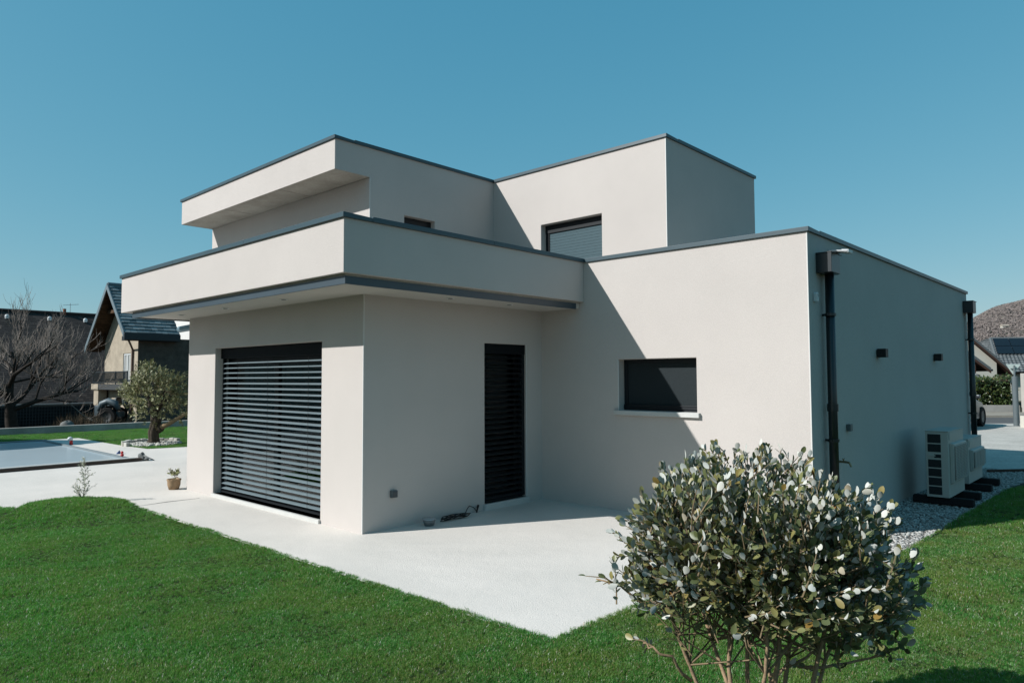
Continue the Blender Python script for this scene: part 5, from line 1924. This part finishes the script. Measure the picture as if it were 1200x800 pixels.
m = MB()
tbox(m, -0.95, -0.25, 0.45, 0.10, 0.25, 1.0, 0.06, 0.05)
tbox(m, 0.05, -0.30, 0.42, 0.95, 0.30, 0.70)
m.build('tractor_body', [TRACTOR], TR, bevel=0.05)
for w in (-0.42, 0.42):
    m = MB()
    m.tube([TP(0.05, w, 0.75), TP(0.2, w, 1.08), TP(0.5, w, 1.20), TP(0.85, w, 1.10), TP(1.0, w, 0.8)], [0.12, 0.16, 0.17, 0.16, 0.11], 8)
    m.build('fender', [TRACTOR], TR, smooth=True)
for (u, R_, wd) in ((0.5, 0.45, 0.24), (-0.62, 0.30, 0.18)):
    for w in (-0.52, 0.52):
        m = MB()
        n = 22
        for (r_, ww) in ((R_ * .6, -wd / 2), (R_ * .94, -wd / 2), (R_, -wd / 4), (R_, wd / 4), (R_ * .94, wd / 2), (R_ * .6, wd / 2)):
            for k in range(n):
                a = 6.2832 * k / n
                m.v.append(TP(u + r_ * math.cos(a), w + ww, R_ + r_ * math.sin(a)))
        for i in range(5):
            for k in range(n):
                j = (k + 1) % n
                m.f.append((i * n + k, i * n + j, (i + 1) * n + j, (i + 1) * n + k))
                m.m.append(0)
        wo_ = m.build('wheel', [TYRE], TR)
        m = MB()
        q = [TP(u + R_ * .58 * math.cos(6.2832 * k / n), w - wd * .42, R_ + R_ * .58 * math.sin(6.2832 * k / n)) for k in range(n)]
        q2 = [TP(u + R_ * .3 * math.cos(6.2832 * k / n), w - wd * .25, R_ + R_ * .3 * math.sin(6.2832 * k / n)) for k in range(n)]
        m.v += q + q2
        for k in range(n):
            j = (k + 1) % n
            m.f.append((k, j, n + j, n + k))
            m.m.append(0)
        m.f.append(tuple(n + k for k in range(n)))
        m.m.append(0)
        m.build('rim', [RIM], wo_)
m = MB()
tbox(m, 0.25, -0.24, 0.85, 0.75, 0.24, 0.98)
tbox(m, 0.70, -0.24, 0.98, 0.82, 0.24, 1.38, 0.02, 0.02)
m.build('seat', [BLACK], TR, bevel=0.03)
m = MB()
m.tube([TP(-0.05, 0, 0.95), TP(0.08, 0, 1.28)], 0.03, 7)
m.tube([TP(0.08 + 0.05 * math.sin(a), 0.19 * math.cos(a), 1.28 + 0.1 * math.sin(a)) for a in np.linspace(0, 6.2832, 17)], 0.018, 6)
m.build('steering_wheel', [BLACK], TR)

# ------------------------------------------------------------------ long dark barn at the back
BN = thing('long_barn', (2, 40, -0.7), 'long low barn with a dark tiled roof behind the bare tree', 'barn')
m = MB()
m.box(-14, 36.6, -0.8, 17, 49, 0.50)
m.build('wall', [BARN_WALL], BN)
pitched(BN, -15, 18, (36.0, 0.40), (43, 5.66), 0.1, 46, 130, BARN_ROOF, [BARN_WALL], 4, 0.16)
pitched(BN, -15, 18, (50.0, 0.40), (43, 5.66), 0.1, 12, 30, BARN_ROOF, [BARN_WALL], 5)
m = MB()
m.tube([(-15, 35.93, 0.36), (18, 35.93, 0.36)], 0.07, 7)
m.build('gutter', [mat('zinc_gutter', (0.14, 0.15, 0.15), 0.5, 0.4)], BN)
m = MB()
m.tube([(-15, 43, 5.68), (18, 43, 5.68)], 0.11, 7)
m.build('ridge_cap', [BARN_ROOF], BN)
m = MB()
m.lathe([(0.10, 0), (0.12, 0.14), (0.09, 0.22), (0.03, 0.25)], n=12)
vm = m.mesh('roof_vent', WHITE)
for x in (-2.0, 0.9, 3.4, 5.15, 7.25, 9.15, 12.0):
    put('roof_vent', vm, BN, (x - 2, 42.3 - 40, 5.16 + 0.7))
m = MB()
m.box(8.12, 42.9, 5.5, 8.26, 43.05, 5.98)
m.build('chimney', [mat('clay', (0.28, 0.11, 0.07), 0.9, 0.1)], BN)
m = MB()
m.tube([(8.5, 43, 5.6), (8.5, 43, 6.35)], 0.014, 5)
m.tube([(8.1, 43, 6.2), (8.95, 43, 6.3)], 0.010, 5)
for k in range(6):
    m.tube([(8.15 + k * .15, 42.85, 6.21 + k * .02), (8.15 + k * .15, 43.15, 6.21 + k * .02)], 0.007, 4)
m.build('antenna', [CHROME], BN)

# dark wire fence at the foot of the barn
FN = thing('wire_fence', (2, 30.4, -0.65), 'dark wire mesh fence with thin posts and a windbreak below the barn', 'fence')
m = MB()
for k in range(125):
    x = -8 + k * 0.115
    m.box(x - 0.008, 30.396, -0.6, x + 0.008, 30.404, 0.50)
for k in range(8):
    m.box(-8, 30.405, -0.55 + k * 0.14, 6.3, 30.412, -0.535 + k * 0.14)
m.build('mesh_panel', [RAILING], FN, kind='stuff')
m = MB()
m.box(-8, 30.43, -0.75, 6.3, 30.45, 0.46)
m.build('windbreak', [mat('windbreak_cloth', (0.022, 0.026, 0.028), 0.9, 0.1, var=0.4, vscale=1.5, fine=0.3, fscale=20)], FN)
m = MB()
m.box(-0.03, -0.03, 0, 0.03, 0.03, 1.25)
pm = m.mesh('fence_post', RAILING)
for k in range(7):
    put('fence_post', pm, FN, (-8 + k * 2.36 - 2, 0.09, -0.05))

# dry brush, boulder
rs = np.random.default_rng(77)
mb = MB()
T, A, U = [], [], []
for k in range(7000):
    a = rs.uniform(0, 6.28)
    cx, cy, w = ((5.3, 28.6, 1.1), (2.5, 24.0, 5.0), (3.5, 21.6, 6.0), (6.0, 22.8, 5.0))[k % 4]
    x, y = cx + rs.normal(0, w * .5), max(cy + rs.normal(0, 0.9), 20.1)
    h = rs.uniform(0.15, 0.55) + (0.55 * math.exp(-((x - 5.4) / 1.0) ** 2) * rs.uniform(.3, 1))
    T.append((x, y, -0.62))
    A.append((rs.normal(0, .45), rs.normal(0, .45), 1.0))
    U.append(rs.normal(size=3))
    mb_sc = h
    V_h = h
    T[-1] = (x, y, -0.62)
    A[-1] = tuple(norm(np.array(A[-1])) * h)
A_ = np.array(A)
hh = np.linalg.norm(A_, axis=1)
Rb = frames(A_, np.array(U)) * np.stack([np.full(len(hh), 0.022), hh, np.full(len(hh), 0.02)], -1)[:, None, :]
tv2 = np.array([(-.5, 0, 0), (.5, 0, 0), (.35, .5, .9), (-.35, .5, .9), (0.1, 1, 3)], float)
bulk('dry_brush', np.array([(-.5, 0, 0), (.5, 0, 0), (.30, .5, .9), (-.30, .5, .9), (.30, .5, .9), (-.30, .5, .9), (-.05, 1, 3), (.05, 1, 3)]), [(0, 1, 2, 3), (5, 4, 7, 6)], [0, 0], Rb, np.array(T), rs.random(len(T)), [DRY], None, smooth=False,
     kind='stuff', label='dry brown brush and dead grass behind the garden wall', cat='brush')
m = MB()
m.blob((4.35, 27.2, -0.26), (0.24, 0.22, 0.20), 3, 0.2, 14, 9)
m.build('boulder', [BOULDER], origin=(4.35, 27.2, -0.5), smooth=True, label='pale grey boulder behind the low garden wall', cat='boulder')

# ------------------------------------------------------------------ bare spreading tree
rt = random.Random(31)


def bare_tree(base, label, seed, height=1.0):
    r_ = random.Random(seed)
    B = thing('bare_tree', base, label, 'tree')
    trunk, twigs = MB(), MB()

    def grow(p, d, L, rad, depth):
        n = 5
        pts = [p]
        for k in range(n):
            jit = Vector((r_.gauss(0, 1), r_.gauss(0, 1), r_.gauss(0, 1))) * (0.05 if depth == 0 else 0.16 if depth < 3 else 0.12)
            lift = Vector((0, 0, (0.02 if depth < 2 else 0.035 if depth == 2 else 0.16)))
            d = (d + jit + lift).normalized()
            pts.append(pts[-1] + d * L / n)
        rr2 = [rad * (1 - 0.5 * k / n) for k in range(n + 1)]
        (trunk if depth < 3 else twigs).tube([tuple(q) for q in pts], rr2, 8 if depth < 2 else 5 if depth < 3 else 3, cap=False)
        if depth >= 5:
            return
        kids = {0: 6, 1: 7, 2: 5, 3: 4, 4: 2}[depth]
        for k in range(kids):
            u = 0.35 + 0.65 * (k + r_.random() * 0.6) / kids if depth else 0.58 + 0.42 * k / kids
            i = min(int(u * n), n - 1)
            q = pts[i] + (pts[i + 1] - pts[i]) * min(1, u * n - i)
            dd_ = (pts[i + 1] - pts[i]).normalized()
            side = dd_.cross(Vector((r_.gauss(0, 1), r_.gauss(0, 1), r_.gauss(0, 1)))).normalized()
            if depth == 0:
                a = k * 1.0472 - 0.45
                nd = Vector((math.cos(a), math.sin(a), r_.uniform(0.25, 0.75))).normalized()
                nl, nr = r_.uniform(1.7, 2.4), rad * 0.36
            else:
                if depth >= 2:
                    side = (side + Vector((0, 0, 0.75 if depth >= 3 else 0.2))).normalized()
                nd = (dd_ * 0.75 + side * r_.uniform(0.5, 0.95)).normalized()
                nl = L * r_.uniform(0.45, 0.72)
                nr = max(rr2[i] * r_.uniform(0.46, 0.62), 0.0065)
            grow(q, nd, nl, nr, depth + 1)
    grow(Vector(base) + Vector((0, 0, -0.2)), Vector((0.03, 0.02, 1)), 2.35 * height, 0.25, 0)
    trunk.build('trunk', [BARE_BARK], B, smooth=True)
    twigs.build('crown', [BARE_TWIG], B, kind='stuff')
    return B


bare_tree((1.95, 24.6, -0.62), 'leafless spreading tree behind the low garden wall left of the cream house', 5)

# outbuilding that stands beyond the pool, outside the view, and shades the far lawn
OB = thing('pool_outbuilding', (-8.6, 18.3, -0.2), 'gabled pale outbuilding standing to the left of the pool', 'outbuilding')
m = MB()
m.box(-12.4, 16.6, -0.3, -4.9, 20.0, 3.9)
b = len(m.v)
m.v += [(-4.9, 16.6, 3.9), (-4.9, 20.0, 3.9), (-4.9, 18.3, 5.3), (-12.4, 16.6, 3.9), (-12.4, 20.0, 3.9), (-12.4, 18.3, 5.3)]
m.f += [(b, b + 1, b + 2), (b + 3, b + 5, b + 4)]
m.m += [0, 0]
m.build('wall', [HOUSE_CREAM], OB)
for y_ in (16.2, 20.4):
    m = MB()
    s_ = [(-12.8, y_, 3.62), (-4.6, y_, 3.62), (-4.6, 18.3, 5.42), (-12.8, 18.3, 5.42)]
    if y_ > 18:
        s_ = s_[::-1]
    m.slab(s_, 0.1)
    m.build('roof', [RTILE], OB)

# ------------------------------------------------------------------ street side on the right
ANG = math.atan2(TV.y, TV.x)


def sbox(m, t0, n0, z0, t1, n1, z1, mi=0):
    a, b, c_, d_ = street(t0, n0), street(t1, n0), street(t1, n1), street(t0, n1)
    m.hexa([(a.x, a.y, z0), (b.x, b.y, z0), (c_.x, c_.y, z0), (d_.x, d_.y, z0), (a.x, a.y, z1), (b.x, b.y, z1), (c_.x, c_.y, z1), (d_.x, d_.y, z1)], mi)
    return m


def sp(t, n, z):
    q = street(t, n)
    return (q.x, q.y, z)


m = MB()
sbox(m, 6, 25.65, -0.2, 22.3, 25.95, 0.36)
m.build('street_wall', [mat('street_wall_concrete', (0.40, 0.38, 0.35), 0.9, 0.2, var=0.25, vscale=2)], origin=tuple(street(15, 25.8)), bevel=0.01,
        label='low pale concrete wall under the hedge across the road', cat='wall')
HG = thing('clipped_hedge', tuple(street(15, 26.4)), 'dense clipped green hedge above the low street wall', 'hedge')
m = MB()
sbox(m, 6.1, 26.1, -0.1, 22.2, 26.85, 1.42)
m.build('hedge_shade_core', [HEDGE_SHADE_CORE], HG)  # solid dark box in place of the hedge's shaded inside
rs = np.random.default_rng(9)
n = 15000
t_ = rs.uniform(6, 22.35, n)
lump = 0.07 * np.sin(t_ * 2.3) + 0.05 * np.sin(t_ * 5.1 + 1)
top = rs.random(n) < 0.3
n_ = np.where(top, rs.uniform(25.95, 27.0, n), 25.98 + rs.normal(0, .07, n))
z_ = np.where(top, 1.52 + lump + rs.normal(0, .07, n), rs.uniform(0.30, 1.58, n) + lump * .5)
T = t_[:, None] * np.array(TV) + n_[:, None] * np.array(NV)
T[:, 2] = z_
A = norm(rs.normal(size=(n, 3)) * 0.7 + np.where(top[:, None], np.array([0, 0, .8]), -np.array(NV) * 0.5 + np.array([0, 0, 0.3])))
tv3, tf3, tm3 = leaf_template(1, 0.5, st=3)
bulk('hedge_foliage', tv3, tf3, tm3, frames(A, rs.normal(size=(n, 3)) + np.array([0, 0, 1.0]) - np.array(NV) * .5) * rs.uniform(0.08, 0.15, n)[:, None, None], T, rs.random(n), [HEDGE_LEAF], HG, kind='stuff')

# sign post seen from behind
o = street(17.36, 17.7)
SG = thing('road_sign', tuple(o), 'grey triangular road sign on a thick post, seen from behind', 'sign')
m = MB()
m.tube([tuple(o + Vector((0, 0, -.1))), tuple(o + Vector((0, 0, 1.66)))], 0.085, 14)
m.build('post_sleeve', [SIGN_POST], SG)
m = MB()
m.tube([tuple(o + Vector((0, 0, 1.66))), tuple(o + Vector((0, 0, 2.03)))], 0.03, 10)
m.build('post', [SIGN_POST], SG)
m = MB()
q = [sp(17.36 - 0.235, 17.76, 2.07), sp(17.36 + 0.235, 17.76, 2.07), sp(17.36 + 0.02, 17.76, 1.72), sp(17.36 - 0.02, 17.76, 1.72)]
m.slab(q, 0.012)
m.build('sign_plate', [SIGN_BACK], SG, bevel=0.003)
m = MB()
sbox(m, 17.36 - 0.10, 17.715, 1.90, 17.36 + 0.10, 17.745, 1.93)
m.build('bracket', [SIGN_POST], SG)
# white wall block and the rendered wall behind it
m = MB()
sbox(m, 17.08, 12.0, -0.2, 20.5, 17.05, 0.36)
m.build('white_block_wall', [HOUSE_CREAM], origin=tuple(street(18, 15)), bevel=0.015, label='low white block wall at the right edge beside the sign post', cat='wall')
m = MB()
sbox(m, 22.42, 25.5, -0.2, 32, 25.75, 1.78)
m.build('rendered_wall', [mat('greyish_render', (0.50, 0.48, 0.44), 0.9, 0.15, var=0.15, vscale=1.2)], origin=tuple(street(26, 25.6)), bevel=0.015, label='tall pale rendered wall to the right of the hedge', cat='wall')

# parked car, seen along its flank
CA = (TV * 0.68 + NV * 0.73).normalized()
CW = Vector((CA.y, -CA.x, 0))
CO = street(16.10, 17.55) - CA * 3.4 - CW * 0.80


def cp(u, w, z):
    q = CO + CA * u + CW * w
    return (q.x, q.y, z - 0.02)


CR = thing('parked_car', tuple(CO + CA * 2.1), 'dark silver car parked on the driveway beyond the house corner', 'car')
m = MB()
sec = [(0.0, 0.38, 0.66, 0.78), (0.08, 0.24, 0.90, 0.84), (0.75, 0.20, 0.98, 0.88), (1.5, 0.20, 0.97, 0.89), (2.9, 0.20, 0.94, 0.89), (3.7, 0.22, 0.82, 0.86), (4.05, 0.28, 0.70, 0.78), (4.15, 0.38, 0.58, 0.70)]
for (u, za, zb, hw) in sec:
    for (w, z) in ((-hw, za + .08), (-hw, (za + zb) / 2), (-hw * .95, zb - .03), (-hw * .84, zb), (hw * .84, zb), (hw * .95, zb - .03), (hw, (za + zb) / 2), (hw, za + .08), (hw * .9, za), (-hw * .9, za)):
        m.v.append(cp(u, w, z))
for i in range(len(sec) - 1):
    for k in range(10):
        j = (k + 1) % 10
        m.f.append((i * 10 + k, i * 10 + j, (i + 1) * 10 + j, (i + 1) * 10 + k))
        m.m.append(0)
m.f += [tuple(range(9, -1, -1)), tuple(70 + k for k in range(10))]
m.m += [0, 0]
m.build('body', [CAR_PAINT], CR, smooth=True, bevel=0.03)
b_, t2 = [(-0.78, 0.35, 0.96), (0.78, 0.35, 0.96), (0.78, 3.05, 0.93), (-0.78, 3.05, 0.93)], [(-0.60, 0.75, 1.42), (0.60, 0.75, 1.42), (0.60, 2.25, 1.43), (-0.60, 2.25, 1.43)]
m = MB()
m.hexa([cp(u, w, z) for w, u, z in b_] + [cp(u, w, z) for w, u, z in t2])
m.build('windows', [CAR_GLASS], CR, bevel=0.03)
m = MB()
m.hexa([cp(u, w * 1.02, z - 0.015) for w, u, z in t2] + [cp(u * .98 + .03, w * .9, z + .035) for w, u, z in t2])
for s_ in (1, -1):
    for (w, u0, z0, w1, u1, z1) in ((.78, .35, .96, .60, .75, 1.42), (.78, 3.05, .93, .60, 2.25, 1.43), (.785, 1.65, .95, .605, 1.55, 1.43)):
        m.tube([cp(u0, w * s_, z0), cp(u1, w1 * s_, z1)], 0.035, 6)
m.build('roof', [CAR_PAINT], CR)
for u in (0.80, 3.40):
    for w in (-0.80, 0.80):
        m = MB()
        n = 24
        R_, wd = 0.33, 0.21
        for (r_, ww) in ((R_ * .62, -wd / 2), (R_ * .95, -wd / 2), (R_, -wd / 3), (R_, wd / 3), (R_ * .95, wd / 2), (R_ * .62, wd / 2)):
            for k in range(n):
                a = 6.2832 * k / n
                m.v.append(cp(u + r_ * math.cos(a), w + ww, R_ + r_ * math.sin(a)))
        for i in range(5):
            for k in range(n):
                j = (k + 1) % n
                m.f.append((i * n + k, i * n + j, (i + 1) * n + j, (i + 1) * n + k))
                m.m.append(0)
        wo_ = m.build('wheel', [TYRE], CR)
        m = MB()
        s_ = 1 if w > 0 else -1
        m.v += [cp(u + R_ * .61 * math.cos(6.2832 * k / n), w + s_ * wd * .45, R_ + R_ * .61 * math.sin(6.2832 * k / n)) for k in range(n)]
        m.v.append(cp(u, w + s_ * wd * .3, R_))
        for k in range(n):
            m.f.append((k, (k + 1) % n, n))
            m.m.append(0)
        m.build('rim', [RIM], wo_)
for w in (-0.62, 0.62):
    m = MB()
    m.hexa([cp(u, w + dw, z) for z in (.66, .82) for u, dw in ((-.02, -.13), (.10, -.13), (.10, .13), (-.02, .13))])
    m.build('tail_light', [LAMP_RED], CR, bevel=0.02)
    m = MB()
    m.hexa([cp(u, w + dw, z) for z in (.55, .66) for u, dw in ((3.95, -.12), (4.13, -.12), (4.13, .10), (3.95, .10))])
    m.build('headlight', [CAR_GLASS], CR, bevel=0.02)
    m = MB()
    m.hexa([cp(u, w * 1.52 + dw, z) for z in (.96, 1.07) for u, dw in ((2.62, -.07), (2.74, -.07), (2.74, .07), (2.62, .07))])
    m.build('wing_mirror', [CAR_PAINT], CR, bevel=0.02)


# cream gabled house across the road: gable towards us
def street_roof(parent, quad, rows, cols, seed, thick=0.12):
    """quad = eave0, eave1, ridge1, ridge0 in world points"""
    q = [Vector(p) for p in quad]
    nrm = (q[1] - q[0]).cross(q[3] - q[0]).normalized()
    if nrm.z < 0:
        nrm = -nrm
    m = MB()
    m.hexa([p - nrm * thick for p in q] + [p - nrm * .004 for p in q])
    m.build('roof', [RBROWN], parent)
    rs_ = np.random.default_rng(seed)
    V, Fc, va = [], [], []
    for i in range(rows):
        for j in range(cols):
            u0, u1, v0, v1 = j / cols, (j + .96) / cols, i / rows, (i + 1.0) / rows

            def B(u, v):
                return (q[0] * (1 - u) + q[1] * u) * (1 - v) + (q[3] * (1 - u) + q[2] * u) * v
            k = len(V)
            h = .05
            V += [B(u0, v0) + nrm * h, B(u1, v0) + nrm * h, B(u1, v1) + nrm * .006, B(u0, v1) + nrm * .006, B(u0, v0), B(u1, v0), (B((u0 + u1) / 2, v0) + nrm * (h + .045)), (B((u0 + u1) / 2, v1) + nrm * .05)]
            Fc += [(k, k + 6, k + 7, k + 3), (k + 6, k + 1, k + 2, k + 7), (k + 4, k + 5, k + 1, k), (k, k + 1, k + 6)]
            va += [rs_.random()] * 8
    o_ = org(parent)
    me_ = bpy.data.meshes.new('roof_tiles')
    me_.from_pydata([tuple(p - o_) for p in V], [], Fc)
    me_.materials.append(RTILE)
    at_ = me_.attributes.new('var', 'FLOAT', 'POINT')
    at_.data.foreach_set('value', va)
    ob_ = bpy.data.objects.new('roof_tiles', me_)
    COL.objects.link(ob_)
    ob_.parent = parent
    ob_['kind'] = 'stuff'


def gable_house(label, n0, n1, tl, tr, ta, zr, zapex, ov, oe, rows, cols, seed, cat='house', wall_m=None):
    """gable at n0 facing us; eave on the right at (tr, zr), apex (ta, zapex), mirrored on the left"""
    g = thing('street_house', tuple(street(ta, (n0 + n1) / 2)), label, cat)
    sl = (zapex - zr) / (tr - ta)
    m = MB()
    wl_, wr_ = 2 * ta - (tr - oe), tr - oe
    zw = zr + sl * oe - 0.2
    for (a, za, b, zb) in ((wl_, zw, ta, zapex - .2), (ta, zapex - .2, wr_, zw)):
        p = [street(a, n0), street(b, n0), street(b, n1), street(a, n1)]
        m.hexa([(v.x, v.y, -0.3) for v in p] + [(p[0].x, p[0].y, za), (p[1].x, p[1].y, zb), (p[2].x, p[2].y, zb), (p[3].x, p[3].y, za)])
    m.build('wall', [wall_m or HOUSE_CREAM], g)
    street_roof(g, [sp(tr, n0 - ov, zr), sp(tr, n1 + ov, zr), sp(ta, n1 + ov, zapex), sp(ta, n0 - ov, zapex)], rows, cols, seed)
    tl_ = 2 * ta - tr
    street_roof(g, [sp(tl_, n0 - ov, zr), sp(tl_, n1 + ov, zr), sp(ta, n1 + ov, zapex), sp(ta, n0 - ov, zapex)], rows, cols, seed + 1)
    for (te) in (tr, tl_):
        m = MB()
        a, b, c_, d_ = sp(te, n0 - ov - .03, zr - .24), sp(ta, n0 - ov - .03, zapex - .24), sp(ta, n0 - ov - .03, zapex - .09), sp(te, n0 - ov - .03, zr - .09)
        a2, b2, c2, d2 = sp(te, n0 - ov - .004, zr - .24), sp(ta, n0 - ov - .004, zapex - .24), sp(ta, n0 - ov - .004, zapex - .09), sp(te, n0 - ov - .004, zr - .09)
        m.hexa([a, b, b2, a2, d_, c_, c2, d2])
        m.build('verge_board', [RBROWN], g)
        m = MB()
        dz_ = lambda p, q: (p[0], p[1], p[2] + q)
        m.hexa([dz_(d_, .002), dz_(c_, .002), dz_(c2, .002), dz_(d2, .002), dz_(d_, .17), dz_(c_, .17), dz_(c2, .17), dz_(d2, .17)])
        m.build('verge_tile', [RTILE], g)
        m = MB()
        s_ = 0.06 if te > ta else -0.06
        m.tube([sp(te + s_, n0 - ov, zr - .06), sp(te + s_, n1 + ov, zr - .06)], 0.065, 8)
        m.build('gutter', [NGUTTER], g)
    return g


G1 = gable_house('cream gabled house with grey tiles and brown verge across the road', 38.0, 46.5, 0, 29.35, 24.6, 1.88, 6.2, 0.25, 0.85, 16, 26, 61)
m = MB()
sbox(m, 28.52, 37.9, -0.2, 29.2, 38.3, 1.75)
m.build('timber_porch', [RBROWN], G1)
G2 = gable_house('low grey-tiled porch roof with brown boards in front of the cream house', 34.4, 37.6, 0, 25.85, 23.4, 2.05, 4.0, 0.45, 0.55, 9, 12, 63, 'porch', RBROWN)
m = MB()
street_roof(G2, [sp(23.0, 33.0, 1.15), sp(25.5, 33.0, 1.15), sp(25.2, 34.35, 1.85), sp(23.0, 34.35, 1.85)], 4, 9, 70)

# hipped house with solar panels
HC = thing('hipped_house', tuple(street(38, 50)), 'house with a hipped grey tiled roof carrying dark solar panels', 'house')
m = MB()
sbox(m, 33.9, 46.6, -0.2, 45, 53, 1.86)
m.build('wall', [HOUSE_CREAM], HC)
E_, R_, L_, ER, RR = sp(33.35, 46.0, 1.92), sp(34.45, 49.0, 4.50), sp(32.2, 52.5, 1.92), sp(46, 46.0, 1.92), sp(45, 49.0, 4.50)
street_roof(HC, [E_, ER, RR, R_], 15, 44, 71)
street_roof(HC, [sp(32.0, 52.6, 2.3), E_, R_, sp(34.3, 49.4, 4.46)], 15, 18, 72)
street_roof(HC, [sp(32.2, 53.2, 1.92), sp(46, 53.2, 1.92), RR, R_], 8, 20, 73)
m = MB()
m.tube([R_, RR], 0.11, 8)
m.tube([E_, R_], 0.10, 8)
m.build('ridge_cap', [RTILE], HC)
Ev, Rv, Erv, Rrv = Vector(E_), Vector(R_), Vector(ER), Vector(RR)
nr_ = (Erv - Ev).cross(Rv - Ev).normalized()
for r_ in range(2):
    for k in range(8):
        u0, u1 = 0.012 + k * 0.105, 0.012 + (k + 1) * 0.105 - 0.004
        v0, v1 = 0.50 + 0.235 * r_, 0.50 + 0.235 * (r_ + 1) - 0.012

        def B(u, v):
            return (Ev * (1 - u) + Erv * u) * (1 - v) + (Rv * (1 - u) + Rrv * u) * v + nr_ * 0.15
        m = MB()
        m.slab([B(u0, v0), B(u1, v0), B(u1, v1), B(u0, v1)], 0.04)
        m.build('solar_panel', [SOLAR], HC)
